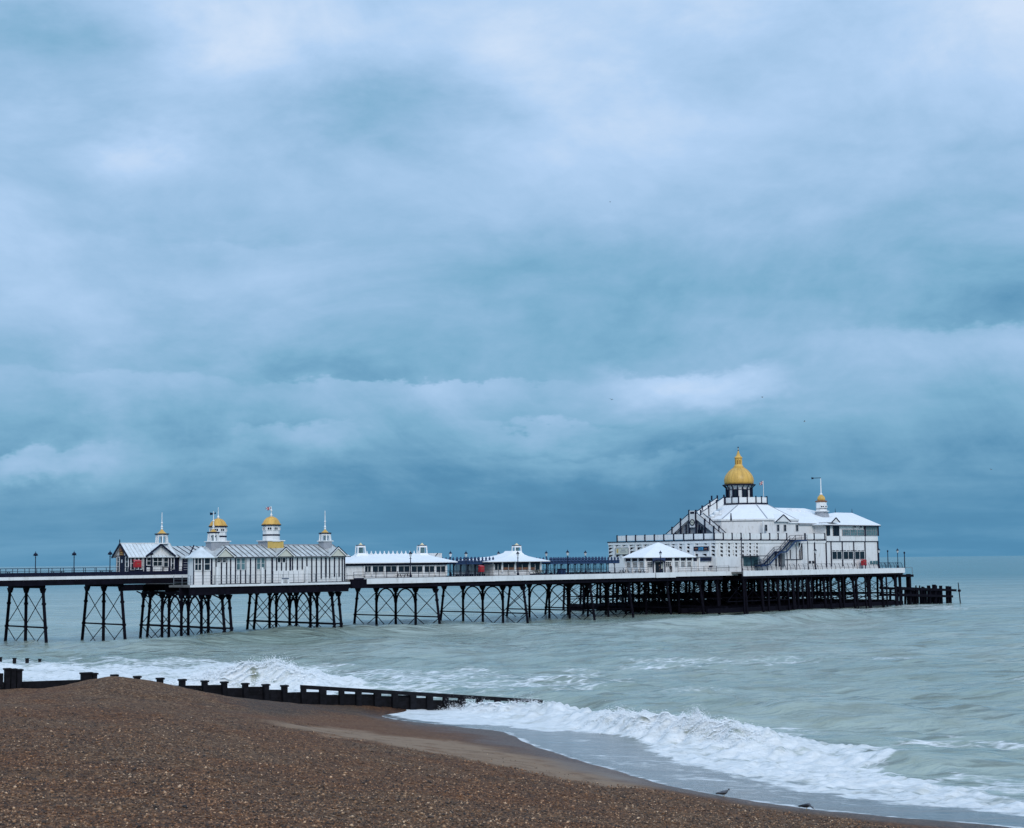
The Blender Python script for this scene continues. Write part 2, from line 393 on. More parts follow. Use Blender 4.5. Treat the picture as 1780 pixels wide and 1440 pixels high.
def poly_sd(x, y, poly):
    """signed distance, positive inside"""
    x = x.ravel(); y = y.ravel()
    best = np.full(x.shape, 1e9); inside = np.zeros(x.shape, bool); n = len(poly)
    for i in range(n):
        x0, y0 = poly[i]; x1, y1 = poly[(i + 1) % n]
        ex, ey = x1 - x0, y1 - y0; L = ex * ex + ey * ey + 1e-9
        t = np.clip(((x - x0) * ex + (y - y0) * ey) / L, 0, 1)
        best = np.minimum(best, (x - x0 - t * ex) ** 2 + (y - y0 - t * ey) ** 2)
        c = ((y0 > y) != (y1 > y)) & (x < (x1 - x0) * (y - y0) / (y1 - y0 + 1e-12) + x0)
        inside ^= c
    return np.where(inside, 1, -1) * np.sqrt(best)
def sstep(v, a, b):
    t = np.clip((v - a) / (b - a), 0, 1); return t * t * (3 - 2 * t)
def plan(pts, zf=None):
    out = []
    for px, py in pts:
        p = at_z(px, py, 0.0 if zf is None else zf); out.append((p.x, p.y))
    return out
def plan_t(pts):
    out = []
    for px, py in pts:
        z = 1.5
        for _ in range(12):
            p = at_z(px, py, z); z = .5 * z + .5 * float(terrain(np.array([p.x]), np.array([p.y]))[0])
        out.append((p.x, p.y))
    return out
def grid_mesh(name, xs, ys, zs, nu, nv, attrs, m, smooth=True):
    me = bpy.data.meshes.new(name)
    co = np.stack([xs, ys, zs], -1).astype(np.float32).reshape(-1, 3)
    idx = np.arange(nu * nv).reshape(nv, nu)
    q = np.stack([idx[:-1, :-1], idx[:-1, 1:], idx[1:, 1:], idx[1:, :-1]], -1).reshape(-1, 4)
    me.vertices.add(len(co)); me.vertices.foreach_set('co', co.ravel())
    me.loops.add(q.size); me.loops.foreach_set('vertex_index', q.ravel().astype(np.int32))
    me.polygons.add(len(q)); me.polygons.foreach_set('loop_start', np.arange(0, q.size, 4, dtype=np.int32))
    me.polygons.foreach_set('loop_total', np.full(len(q), 4, np.int32))
    me.update(); me.validate()
    me.polygons.foreach_set('use_smooth', np.full(len(me.polygons), smooth))
    for k, v in attrs.items():
        a = me.attributes.new(k, 'FLOAT', 'POINT'); a.data.foreach_set('value', v.ravel().astype(np.float32))
    me.materials.append(m)
    o = bpy.data.objects.new(name, me); COL.objects.link(o); return o

# beach sheet
bx = np.arange(-75, 75.01, .4); by = np.arange(-8, 150.01, .4)
BX, BY = np.meshgrid(bx, by); BZ = terrain(BX, BY)
SAND = plan_t([(475, 1256), (560, 1262), (700, 1280), (800, 1290), (920, 1312), (1010, 1330), (1100, 1352), (1130, 1366), (1060, 1366), (950, 1348), (830, 1324), (740, 1306), (640, 1288), (540, 1272)])
RED = plan_t([(420, 1244), (600, 1244), (700, 1256), (860, 1275), (930, 1300), (1090, 1346), (1170, 1368), (1130, 1371), (1000, 1342), (850, 1305), (700, 1282), (560, 1262)])
DARKP = plan_t([(300, 1205), (420, 1214), (540, 1218), (650, 1226), (640, 1240), (560, 1240), (420, 1244), (340, 1222)])
wob = fbm2(BX, BY, 21, ((6, .5, 5), (2, .35, 6))).ravel()
a_sand = sstep(poly_sd(BX, BY, SAND) + wob, -1.2, 1.0)
a_red = sstep(poly_sd(BX, BY, RED) + wob, -1.5, 1.2)
a_dark = sstep(poly_sd(BX, BY, DARKP) + wob * 1.5, -1.5, 1.5)
a_wet = 1 - sstep(BZ.ravel() + wob * .08, .30, .75)

mb_ = bpy.data.materials.new('shingle'); mb_.use_nodes = True
q = NG(mb_.node_tree); bs = mb_.node_tree.nodes['Principled BSDF']
oc = q.new('ShaderNodeTexCoord').outputs['Object']
def attr(q, n): a = q.new('ShaderNodeAttribute', attribute_name=n); return a.outputs['Fac']
v1 = q.vor(oc, 13.0); v2 = q.vor(oc, 30.0); v3 = q.vor(oc, 6.5)
sep = q.new('ShaderNodeSeparateColor'); q.put(sep.inputs[0], v1.outputs['Color'])
sep3 = q.new('ShaderNodeSeparateColor'); q.put(sep3.inputs[0], v3.outputs['Color'])
pale = q.ramp(sep.outputs[0], [(0, (.018, .015, .013)), (.25, (.060, .038, .024)), (.55, (.118, .070, .042)), (.8, (.19, .122, .078)), (.93, (.32, .24, .175)), (1, (.55, .48, .42))])
pale3 = q.ramp(sep3.outputs[1], [(0, (.020, .017, .016)), (.4, (.10, .060, .036)), (.85, (.15, .098, .062)), (1, (.36, .30, .25))])
colr = q.mix(.35, pale, pale3)
big = q.noise(oc, .16, 4, .6); big2 = q.noise(q.map(oc, loc=(9, 4, 0)), .55, 4, .6)
colr = q.mix(q.sm(big, .40, .62, 0, .75), colr, q.mix(1.0, colr, (1.0, .78, .60), 'MULTIPLY'))
colr = q.mix(q.sm(big2, .45, .65, 0, .5), colr, q.mix(1.0, colr, (.62, .66, .78), 'MULTIPLY'))
sandc = q.mix(q.noise(oc, 1.3, 5), (.215, .185, .165), (.270, .235, .210))
sandc = q.mix(q.sm(q.vor(oc, 2.2).outputs['Distance'], .10, .16, .5, 0), sandc, (.05, .04, .035))
redc = q.mix(q.noise(oc, 2.3, 5), (.125, .070, .046), (.175, .104, .070))
redc = q.mix(.45, redc, colr)
colr = q.mix(attr(q, 'dark'), colr, q.mix(.55, colr, (.045, .050, .062)))
colr = q.mix(attr(q, 'red'), colr, redc)
colr = q.mix(q.m('MULTIPLY', attr(q, 'sand'), q.sm(q.noise(oc, .8, 5), .3, .55, .35, 1)), colr, sandc)
colr = q.mix(attr(q, 'wet'), colr, q.mix(1.0, colr, (.66, .62, .60), 'MULTIPLY'))
colr = q.mix(1.0, colr, (1.07, .80, .56), 'MULTIPLY')
q.put(bs.inputs['Base Color'], colr)
q.put(bs.inputs['Roughness'], q.m('SUBTRACT', .85, q.m('MULTIPLY', attr(q, 'wet'), .45)))
bs.inputs['Specular IOR Level'].default_value = .3
bmp = q.new('ShaderNodeBump'); bmp.inputs['Strength'].default_value = 1.0; bmp.inputs['Distance'].default_value = .045
hgt = q.m('SUBTRACT', 1.0, q.m('ADD', q.m('MULTIPLY', v1.outputs['Distance'], .8), q.m('MULTIPLY', v2.outputs['Distance'], .35)))
hgt = q.m('MULTIPLY', hgt, q.m('SUBTRACT', 1.0, q.m('MULTIPLY', attr(q, 'sand'), .85)))
q.put(bmp.inputs['Height'], hgt); q.put(bs.inputs['Normal'], bmp.outputs[0])
beach = grid_mesh('beach', BX, BY, BZ, len(bx), len(by), {'sand': a_sand, 'red': a_red, 'dark': a_dark, 'wet': a_wet}, mb_)
tag(beach, kind='structure')

# loose pebbles on the near shingle
NP = 120000
ang_ = rng.uniform(-.40, .40, NP * 2); rr = np.sqrt(rng.uniform(32 ** 2, 92 ** 2, NP * 2)); rr = 32 + (rr - 32) * rng.uniform(.35, 1, NP * 2)
pxs, pys = rr * np.sin(ang_), rr * np.cos(ang_)
pz = terrain(pxs, pys)
ok = (pz > .75)
sd_s = np.maximum(poly_sd(pxs, pys, SAND), poly_sd(pxs, pys, RED))
ok &= (sd_s < 0.3) | (rng.random(NP * 2) < .05)
gside = (pxs - GA.x) * GN.x + (pys - GA.y) * GN.y
ok &= gside < -.3
pxs, pys, pz = pxs[ok][:NP], pys[ok][:NP], pz[ok][:NP]; n = len(pxs)
base = np.array([(1, 0, 0), (0, 1, 0), (-1, 0, 0), (0, -1, 0), (0, 0, .62), (0, 0, -.5)])
fc = np.array([(0, 1, 4), (1, 2, 4), (2, 3, 4), (3, 0, 4), (1, 0, 5), (2, 1, 5), (3, 2, 5), (0, 3, 5)])
size = np.clip(rng.lognormal(math.log(.030), .40, n), .012, .095)
th = rng.uniform(0, 6.28, n); as_ = rng.uniform(.6, 1.0, n)
vv = base[None] * (size[:, None, None]) * rng.uniform(.75, 1.25, (n, 6, 1)); vv[..., 1] *= as_[:, None]
tl = rng.uniform(-.5, .5, (n, 1)); vv[..., 2] += vv[..., 0] * tl
c_, s_ = np.cos(th)[:, None], np.sin(th)[:, None]
xx = vv[..., 0] * c_ - vv[..., 1] * s_; yy = vv[..., 0] * s_ + vv[..., 1] * c_
co = np.stack([xx + pxs[:, None], yy + pys[:, None], vv[..., 2] + pz[:, None] + size[:, None] * .22], -1).reshape(-1, 3)
fi = (fc[None] + (np.arange(n) * 6)[:, None, None]).reshape(-1, 3)
me = bpy.data.meshes.new('pebbles'); me.vertices.add(len(co)); me.vertices.foreach_set('co', co.astype(np.float32).ravel())
me.loops.add(fi.size); me.loops.foreach_set('vertex_index', fi.ravel().astype(np.int32))
me.polygons.add(len(fi)); me.polygons.foreach_set('loop_start', np.arange(0, fi.size, 3, dtype=np.int32)); me.polygons.foreach_set('loop_total', np.full(len(fi), 3, np.int32))
me.update(); me.validate()
at_ = me.attributes.new('tone', 'FLOAT', 'POINT'); at_.data.foreach_set('value', np.repeat(rng.random(n), 6).astype(np.float32))
mp = bpy.data.materials.new('pebble'); mp.use_nodes = True; q = NG(mp.node_tree); bs = mp.node_tree.nodes['Principled BSDF']
pc = q.ramp(attr(q, 'tone'), [(0, (.016, .014, .016)), (.24, (.052, .036, .026)), (.55, (.125, .078, .048)), (.8, (.21, .140, .092)), (.94, (.34, .265, .205)), (1, (.62, .57, .52))])
oc = q.new('ShaderNodeTexCoord').outputs['Object']
bigp = q.noise(oc, .16, 4, .6); bigp2 = q.noise(q.map(oc, loc=(9, 4, 0)), .55, 4, .6)
pc = q.mix(q.sm(bigp, .40, .62, 0, .6), pc, q.mix(1.0, pc, (1.0, .80, .64), 'MULTIPLY'))
pc = q.mix(q.sm(bigp2, .45, .65, 0, .5), pc, q.mix(1.0, pc, (.66, .70, .80), 'MULTIPLY'))
pc = q.mix(1.0, pc, (1.20, .91, .64), 'MULTIPLY')
q.put(bs.inputs['Base Color'], pc); bs.inputs['Roughness'].default_value = .6
me.materials.append(mp)
peb = bpy.data.objects.new('pebbles', me); COL.objects.link(peb)
tag(peb, 'brown and grey pebbles covering the sloping shingle beach', 'pebbles', kind='stuff')

# ------------------------------------------------------------------ sea
NA, NR = 1150, 640
angs = np.linspace(-.62, .62, NA)
# finer sampling inside the picture
angs = np.sign(angs) * (np.abs(angs) * .55 + .45 * np.abs(angs) ** 3 / .62 ** 2)
iv = np.linspace(1 / 50.0, 1 / 1500.0, NR - 24)
rads = np.concatenate([1 / iv, np.geomspace(1600, 45000, 24)])
AN, RD = np.meshgrid(angs, rads)
SX, SY = RD * np.sin(AN), RD * np.cos(AN)
r = np.random.default_rng(11)
SZ = np.zeros_like(SX)
fade = 1 / (1 + (RD / 900) ** 2)
wdir = math.atan2(-.74, -.67)
for wl, amp, k, spr in ((46, .22, 5, .25), (24, .19, 8, .4), (12, .20, 9, .40), (6, .18, 10, .5), (3.2, .10, 14, .65), (1.7, .03, 18, .9)):
    for _ in range(k):
        a = wdir + r.normal(0, spr); f = 2 * math.pi / (wl * r.uniform(.7, 1.35)); ph = r.uniform(0, 6.28)
        th = (SX * math.cos(a) + SY * math.sin(a)) * f + ph
        lod = 1 / (1 + (RD * RD / (11 * 2800) / (wl * .6)) ** 2)
        SZ += amp / math.sqrt(k) * ((1 - 2 * np.abs(np.sin(th / 2))) * .9 + .35 * np.sin(th) if wl < 15 else np.sin(th)) * lod * fade
SWELL = SZ.copy()
# calm the water as it runs up the beach
depth = np.full(SX.shape, 8.0); near = (RD < 175)
depth[near] = -terrain(SX[near], SY[near])
shallow = sstep(depth, -.1, 2.2)
SZ *= .18 + .82 * shallow
def ridge(crest, hgt, front, back, side_fade, left_fade=None):
    """a breaking wave: crest polyline in plan; steep on the beach side"""
    pts = np.array(crest); best = np.full(SX.shape, 1e9); sgn = np.zeros(SX.shape); par = np.zeros(SX.shape)
    L = np.concatenate([[0], np.cumsum(np.hypot(*np.diff(pts, axis=0).T))]); tot = L[-1]
    for i in range(len(pts) - 1):
        ex, ey = pts[i + 1] - pts[i]; l2 = ex * ex + ey * ey
        t = np.clip(((SX - pts[i, 0]) * ex + (SY - pts[i, 1]) * ey) / l2, 0, 1)
        dx, dy = SX - pts[i, 0] - t * ex, SY - pts[i, 1] - t * ey; d = np.hypot(dx, dy); m = d < best
        best = np.where(m, d, best); sgn = np.where(m, np.sign(ex * dy - ey * dx), sgn); par = np.where(m, (L[i] + t * math.sqrt(l2)) / tot, par)
    h = np.where(sgn < 0, np.exp(-(best / front) ** 2), np.exp(-(best / back) ** 2))
    return hgt * h * sstep(par, 0, left_fade or side_fade) * sstep(1 - par, 0, side_fade), best * np.where(sgn < 0, -1, 1), par
BR2 = plan([(780, 1238), (850, 1243), (950, 1252), (1050, 1266), (1130, 1279), (1200, 1287), (1260, 1292), (1310, 1303), (1380, 1316)])
h2, d2_, p2_ = ridge(BR2, 1.45, 1.4, 4.0, .24, .58)
BR1 = plan([(230, 1196), (300, 1194), (360, 1192), (410, 1190), (470, 1190), (540, 1193), (620, 1200)])
h1, d1_, p1_ = ridge(BR1, 2.3, 2.2, 6.0, .48)
BR3 = plan([(1130, 1200), (1180, 1197), (1240, 1196), (1290, 1199)])
h3, _, _ = ridge(BR3, .55, 2.0, 3.5, .5)
BR4 = plan([(1480, 1322), (1560, 1316), (1660, 1314), (1800, 1322)])
h4, _, _ = ridge(BR4, .5, 2.5, 4.0, .4)
BR5 = plan([(60, 1132), (260, 1122), (430, 1112), (620, 1100), (800, 1094), (1000, 1088)])
h5, _, _ = ridge(BR5, 1.3, 4.5, 12.0, .3)
BR6 = plan([(1000, 1096), (1150, 1088), (1300, 1084), (1450, 1074), (1600, 1066)])
h6, _, _ = ridge(BR6, 1.5, 3.2, 11.0, .3)
BR8 = plan([(770, 1233), (820, 1237), (880, 1241), (950, 1246), (1020, 1254)])
h8, _, _ = ridge(BR8, .80, 1.2, 2.6, .30)
BR7 = plan([(1300, 1236), (1450, 1230), (1620, 1228), (1800, 1234)])
h7, _, _ = ridge(BR7, .45, 2.0, 4.0, .3)
SZ = SZ + h1 + h2 + h3 + h4 + h5 + h6 + h7 + h8
# foam coverage painted on as a property of the water
foam = np.zeros(SX.size)
def FM(pts, amt, soft, edge=0.0):
    global foam
    sdv = poly_sd(SX, SY, plan(pts)) + edge * wobf
    foam = np.maximum(foam, amt * sstep(sdv, -soft, soft))
wobf = fbm2(SX, SY, 31, ((14, .7, 5), (5, .7, 7), (2, .45, 8))).ravel()
FM([(-80, 1150), (0, 1149), (120, 1147), (230, 1152), (320, 1156), (395, 1146), (480, 1158), (560, 1172), (640, 1182), (700, 1196), (520, 1212), (0, 1210), (-80, 1205)], .92, 3.0, 2.0)
FM([(-80, 1143), (300, 1140), (600, 1152), (800, 1162), (1000, 1168), (1100, 1172), (1060, 1190), (960, 1196), (800, 1204), (520, 1212), (-80, 1200)], .58, 4.0, 2.6)
FM([(640, 1240), (690, 1222), (800, 1220), (850, 1221), (950, 1226), (1100, 1240), (1200, 1256), (1265, 1272), (1300, 1290), (1260, 1300), (1150, 1299), (1090, 1286), (1000, 1274), (900, 1273), (780, 1264), (690, 1256)], 1.05, 1.2, .6)
FM([(1115, 1302), (1200, 1292), (1300, 1280), (1400, 1277), (1480, 1290), (1560, 1322), (1680, 1362), (1790, 1388), (1900, 1400), (1900, 1440), (1790, 1429), (1640, 1408), (1500, 1390), (1400, 1375), (1300, 1355), (1200, 1328), (1130, 1314)], .92, 1.6, 1.0)
FM([(1250, 1282), (1400, 1275), (1490, 1282), (1580, 1320), (1700, 1355), (1800, 1378), (1800, 1345), (1640, 1330), (1540, 1305), (1480, 1276), (1350, 1270)], .62, 2.5, 1.6)
FM([(900, 1168), (1010, 1152), (1130, 1142), (1300, 1143), (1500, 1146), (1570, 1140), (1640, 1138), (1620, 1146), (1420, 1152), (1240, 1153), (1080, 1160), (960, 1178)], .50, 3.0, 2.5)
FM([(1470, 1264), (1700, 1272), (1780, 1288), (1640, 1297), (1540, 1288), (1490, 1278)], .53, 2.2, 1.5)
FM([(1250, 1254), (1400, 1257), (1500, 1268), (1380, 1268), (1280, 1264)], .50, 1.8, 1.2)
FM([(1110, 1200), (1200, 1190), (1230, 1192), (1250, 1201), (1180, 1203)], .42, 1.5, 1.2)
FM([(930, 1300), (1010, 1290), (1150, 1318), (1300, 1358), (1500, 1394), (1700, 1424), (1440, 1411), (1250, 1385), (1090, 1348)], .43, 1.5, .8)
FM([(1440, 1058), (1560, 1052), (1600, 1051), (1680, 1053), (1700, 1056), (1600, 1059), (1500, 1064)], .50, 3.0, 2.0)
FM([(860, 1122), (905, 1117), (960, 1121), (900, 1126)], .42, 2.0, 2.0)
FM([(1740, 1174), (1780, 1170), (1860, 1176), (1790, 1186)], .48, 2.0, 1.5)
edge_d = np.full(SX.size, 1e9)
for i in range(len(WLW) - 1):
    p, q_ = WLW[i], WLW[i + 1]; ex, ey = q_.x - p.x, q_.y - p.y
    t = np.clip(((SX.ravel() - p.x) * ex + (SY.ravel() - p.y) * ey) / (ex * ex + ey * ey), 0, 1)
    edge_d = np.minimum(edge_d, np.hypot(SX.ravel() - p.x - t * ex, SY.ravel() - p.y - t * ey))
foam = np.maximum(foam, .62 * np.exp(-(edge_d / .55) ** 2))
caps = sstep(SWELL, .42, .85).ravel() * .47 * sstep(RD, 150, 400).ravel() * (fbm2(SX, SY, 77, ((60, 1, 6), (25, .8, 6))).ravel() > .25)
foam = np.maximum(foam, caps)
# broken water is rough
fz = foam.reshape(SX.shape)
hf = fbm2(SX, SY, 41, ((1.6, .5, 14), (.8, .35, 16))) / .85
SZ += sstep(fz, .5, 1.0) * hf * .16
SZ += np.clip(h2 / 1.45 + h8, 0, 1) * hf * .20 + np.clip(h1 / 2.3, 0, 1) * fbm2(SX, SY, 43, ((4, .5, 10), (2, .4, 12))) * .35
SZ[near] = np.maximum(SZ[near], np.where(depth[near] < 1.0, -depth[near] - .45 + sstep(depth[near], -.30, .15) * .5, -9)) if False else SZ[near]
SZ[near] = np.where(depth[near] < .8, SZ[near] * sstep(depth[near], -.3, .8) + .22 * (1 - sstep(depth[near], -.3, .8)), SZ[near])
swash = 1 - sstep(depth, .15, 1.0)
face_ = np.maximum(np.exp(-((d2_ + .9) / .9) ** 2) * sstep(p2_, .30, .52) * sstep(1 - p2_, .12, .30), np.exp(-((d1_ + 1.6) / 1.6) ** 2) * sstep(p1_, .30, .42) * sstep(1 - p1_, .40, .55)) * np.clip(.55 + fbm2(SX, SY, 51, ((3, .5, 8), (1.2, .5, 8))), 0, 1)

ms = bpy.data.materials.new('sea_water'); ms.use_nodes = True
q = NG(ms.node_tree); bs = ms.node_tree.nodes['Principled BSDF']; out = ms.node_tree.nodes['Material Output']
geo = q.new('ShaderNodeNewGeometry').outputs['Position']
dist = q.new('ShaderNodeVectorMath', operation='LENGTH'); q.put(dist.inputs[0], geo); dl = dist.outputs['Value']
rotz = math.radians(28)
vs_ = q.map(geo, (.38, 1.0, 1.0), (0, 0, rotz))
c1 = q.noise(q.map(geo, (.30, 1, 1), (0, 0, rotz)), .035, 5, .6, .3)
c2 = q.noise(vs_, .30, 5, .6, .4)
silt_shade = q.mix(q.sm(c1, .35, .65), (.270, .350, .310), (.370, .440, .395))
silt_shade = q.mix(q.sm(c2, .45, .66, 0, .55), silt_shade, (.165, .190, .145))  # dark patches painted over the silt tone as shaded wave faces
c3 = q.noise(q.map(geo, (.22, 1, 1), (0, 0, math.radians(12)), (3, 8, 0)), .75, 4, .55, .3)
silt_shade = q.mix(q.sm(c3, .56, .66, 0, .62), silt_shade, (.120, .140, .110))  # finer dark streaks: shade of small wave faces put into the colour
deep = q.mix(q.sm(c1, .35, .65), (.022, .125, .140), (.050, .190, .205))
wc = q.mix(q.sm(dl, 400, 1050), silt_shade, deep)
wc = q.mix(attr(q, 'swash'), wc, (.20, .21, .21))
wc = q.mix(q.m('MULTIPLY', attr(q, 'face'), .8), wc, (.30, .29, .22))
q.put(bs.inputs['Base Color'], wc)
bs.inputs['Roughness'].default_value = .16; bs.inputs['IOR'].default_value = 1.33
bs.inputs['Specular IOR Level'].default_value = .5
b = q.new('ShaderNodeBump'); b.inputs['Strength'].default_value = .85; b.inputs['Distance'].default_value = .60
rp = q.m('ADD', q.m('MULTIPLY', q.noise(vs_, .85, 6, .62, .5), 1.0), q.m('MULTIPLY', q.noise(q.map(vs_, loc=(4, 4, 0)), .22, 4, .6, .6), 2.2))
rp = q.m('MULTIPLY', rp, q.m('SUBTRACT', 1.0, q.m('MULTIPLY', attr(q, 'swash'), .7)))
q.put(b.inputs['Height'], rp); q.put(bs.inputs['Normal'], b.outputs[0])
# foam
f_at = attr(q, 'foam')
n_a = q.noise(q.map(geo, (.33, 1, 1), (0, 0, math.radians(18))), .55, 8, .70, .9)
n_b = q.noise(q.map(geo, (.45, 1, 1), (0, 0, math.radians(22))), 1.9, 8, .72, .6)
n_c = q.vor(q.map(geo, (.6, 1, 1), (0, 0, math.radians(20))), 1.1, 'DISTANCE_TO_EDGE').outputs['Distance']
face = attr(q, 'face')
lace = q.sm(n_c, .0, .22, .16, -.04)
val = q.m('ADD', f_at, q.m('MULTIPLY', q.m('SUBTRACT', n_a, .5), 1.25))
val = q.m('ADD', val, q.m('MULTIPLY', q.m('SUBTRACT', n_b, .5), .95))
val = q.m('ADD', val, lace)
val = q.m('SUBTRACT', val, q.m('MULTIPLY', face, .38))
ff = q.m('MULTIPLY', q.sm(val, .48, .92), q.sm(f_at, .08, .30))
fb = q.new('ShaderNodeBsdfPrincipled')
fcol = q.mix(q.sm(n_b, .3, .7), (.70, .72, .72), (.88, .89, .90))
fcol = q.mix(q.sm(n_a, .34, .50, .55, 0), fcol, (.46, .48, .44))
q.put(fb.inputs['Base Color'], fcol); fb.inputs['Roughness'].default_value = .85; fb.inputs['Specular IOR Level'].default_value = .2
b2_ = q.new('ShaderNodeBump'); b2_.inputs['Strength'].default_value = .9; b2_.inputs['Distance'].default_value = .16
q.put(b2_.inputs['Height'], q.m('ADD', n_b, q.m('MULTIPLY', q.noise(geo, 5.0, 6, .7), .5))); q.put(fb.inputs['Normal'], b2_.outputs[0])
mxs = q.new('ShaderNodeMixShader'); q.put(mxs.inputs[0], ff); q.l.new(bs.outputs[0], mxs.inputs[1]); q.l.new(fb.outputs[0], mxs.inputs[2])
q.l.new(mxs.outputs[0], out.inputs[0])
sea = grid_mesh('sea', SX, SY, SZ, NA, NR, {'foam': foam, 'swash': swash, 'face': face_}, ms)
tag(sea, kind='structure')

# spray thrown up along the breaking crests
def sea_z(x, y):
    i = np.clip(np.searchsorted(rads, np.hypot(x, y)), 0, NR - 1); j = np.clip(np.searchsorted(angs, np.arctan2(x, y)), 0, NA - 1)
    return SZ[i, j]
def spray(name, crest, num, up, spread, label, smin=.012, smax=.055):
    pts = np.array(crest); t = rng.uniform(0, len(pts) - 1.001, num); i = t.astype(int); f = (t - i)[:, None]
    p = pts[i] * (1 - f) + pts[i + 1] * f + rng.normal(0, spread, (num, 2))
    clump = np.clip(fbm2(p[:, 0], p[:, 1], 5, ((5, .6, 5), (1.5, .5, 6))) + .5, 0.02, 1.6)
    z = sea_z(p[:, 0], p[:, 1]) + rng.exponential(up, num) * clump - .03
    sz = rng.uniform(smin, smax, num) * np.exp(-(z - sea_z(p[:, 0], p[:, 1])) / .9)
    v = base[None] * sz[:, None, None] * rng.uniform(.6, 1.5, (num, 6, 1)) + np.stack([p[:, 0], p[:, 1], z], -1)[:, None]
    fi = (fc[None] + (np.arange(num) * 6)[:, None, None]).reshape(-1, 3)
    me = bpy.data.meshes.new(name); me.from_pydata(v.reshape(-1, 3).tolist(), [], fi.tolist())
    me.materials.append(M['spray']); o = bpy.data.objects.new(name, me); COL.objects.link(o)
    tag(o, label, 'spray', kind='stuff')
M['spray'] = mat('spray_foam', (.86, .87, .88), .9, .03, 4)
spray('spray', BR2[3:8], 9000, .17, .7, 'white spray along the crest of the wave breaking on the beach')
spray('spray', BR8[:4], 5000, .24, .5, 'white splash where the surf hits the seaward end of the groyne')
spray('spray', BR1[1:6], 7000, .25, 1.6, 'white spray above the tall breaker behind the groyne', .03, .09)
# ------------------------------------------------------------------ groyne
gang = math.atan2(GDIR.y, GDIR.x)
G = Place('groyne', GA, gang, 'dark weathered timber groyne running down the shingle into the surf', 'groyne')
def gz(px, py): return G.on_y(px, py, 0)
def post(px0, px1, pyt, zb=None, d=.32, cap=True):
    x0, zt = gz(px0, pyt); x1, _ = gz(px1, pyt)
    wpt = G.world((x0 + x1) / 2, 0, 0); gzv = float(terrain(np.array([wpt.x]), np.array([wpt.y]))[0])
    m = MB(); zb = min(gzv, zt) - 1.2 if zb is None else zb
    m.hexa([(x0 + .02, -d / 2, zb), (x1 - .02, -d / 2, zb), (x1 - .02, d / 2, zb), (x0 + .02, d / 2, zb), (x0 + .015, -d / 2, zt - .1), (x1 - .02, -d / 2, zt - .1), (x1 - .02, d / 2, zt - .1), (x0 + .015, d / 2, zt - .1)])
    if cap: m.box(x0 - .04, x1 + .05, -d / 2 - .05, d / 2 + .05, zt - .11 + random.uniform(-.01, .01), zt)
    m.build('post', 'timber', G.e)
def planks(px0, px1, yt0, yt1, deep=1.5, y=.20, rows=None):
    x0, z0 = gz(px0, yt0); x1, z1 = gz(px1, yt1); h = .23; k = 0
    wp = G.world(x1, 0, 0); zg = float(terrain(np.array([wp.x]), np.array([wp.y]))[0]) - .8
    zt = 0.0
    while k < (rows or 12) and min(z0, z1) - zt > zg:
        j = random.uniform(-.004, .004); hh = h - random.uniform(.003, .006)
        m = MB(); m.hexa([(x0, y - .04 + j, z0 - zt - hh), (x1, y - .04 + j, z1 - zt - hh), (x1, y + .05 + j, z1 - zt - hh), (x0, y + .05 + j, z0 - zt - hh),
                          (x0, y - .04 + j, z0 - zt), (x1, y - .04 + j, z1 - zt), (x1, y + .05 + j, z1 - zt), (x0, y + .05 + j, z0 - zt)])
        m.build('plank', 'timber', G.e); zt += h; k += 1
planks(-140, 7, 1164, 1171)
for a, b, y in ((8, 17.5, 1162), (18, 27.5, 1162.7), (28, 38, 1163.8), (141, 159, 1169.5), (159.6, 168, 1170.3), (194.5, 203.5, 1173), (234, 243, 1175.6),
                (273.5, 283, 1178.7), (312, 321.5, 1181), (351.5, 360, 1183.5), (385.5, 394, 1185.2), (422, 430.5, 1187.8), (457.5, 466.5, 1189.7), (490, 498.5, 1191.5)):
    post(a, b, y, d=.42)
for s in ((7, 140, 1186.5, 1182.2), (140, 204, 1182, 1180.5), (204.5, 241, 1180.2, 1180.8), (241.5, 280, 1186, 1187), (280.5, 352, 1192.2, 1192.2), (352.5, 395, 1191.4, 1191), (395.5, 428, 1196.4, 1196.2),
          (428.5, 465, 1194.5, 1194), (465.5, 496, 1199.4, 1199.6), (496.5, 524, 1204.4, 1203.6)): planks(*s)
def railpt(px): return 1191.0 + (px - 523) * (1216.5 - 1191.0) / 417.0
x0, z0 = gz(523, 1191); x1, z1 = gz(942, railpt(942))
segs = [523, 605, 690, 770, 858, 942]
for a, b in zip(segs[:-1], segs[1:]):
    xa, za = gz(a + .2, railpt(a)); xb, zb = gz(b - .2, railpt(b)); m = MB()
    m.hexa([(xa, -.12, za - .27), (xb, -.12, zb - .27), (xb, .16, zb - .27), (xa, .16, za - .27), (xa, -.12, za), (xb, -.12, zb), (xb, .16, zb), (xa, .16, za)])
    m.build('rail', 'timber', G.e)
for a, b in ((523, 532), (555, 567), (589, 598), (618, 628), (650, 662), (681, 691), (712, 723), (741, 752), (770, 779), (797, 808), (828, 838), (860, 869), (893, 901)):
    x_, zt = gz((a + b) / 2, railpt((a + b) / 2) + 4); post(a, b, railpt((a + b) / 2) + 3, d=.26, cap=False)
gaps = [(524, 561, 1203.2), (561.3, 594, 1208.2), (594.3, 623, 1206.6), (623.3, 656, 1207.2), (656.3, 686, 1210.4), (686.3, 718, 1209), (718.3, 747, 1213.4), (747.3, 775, 1217.4), (775.3, 812, 1217.6)]
for a, b, y in gaps: planks(a, b, y, y + .4, y=.19, rows=5)

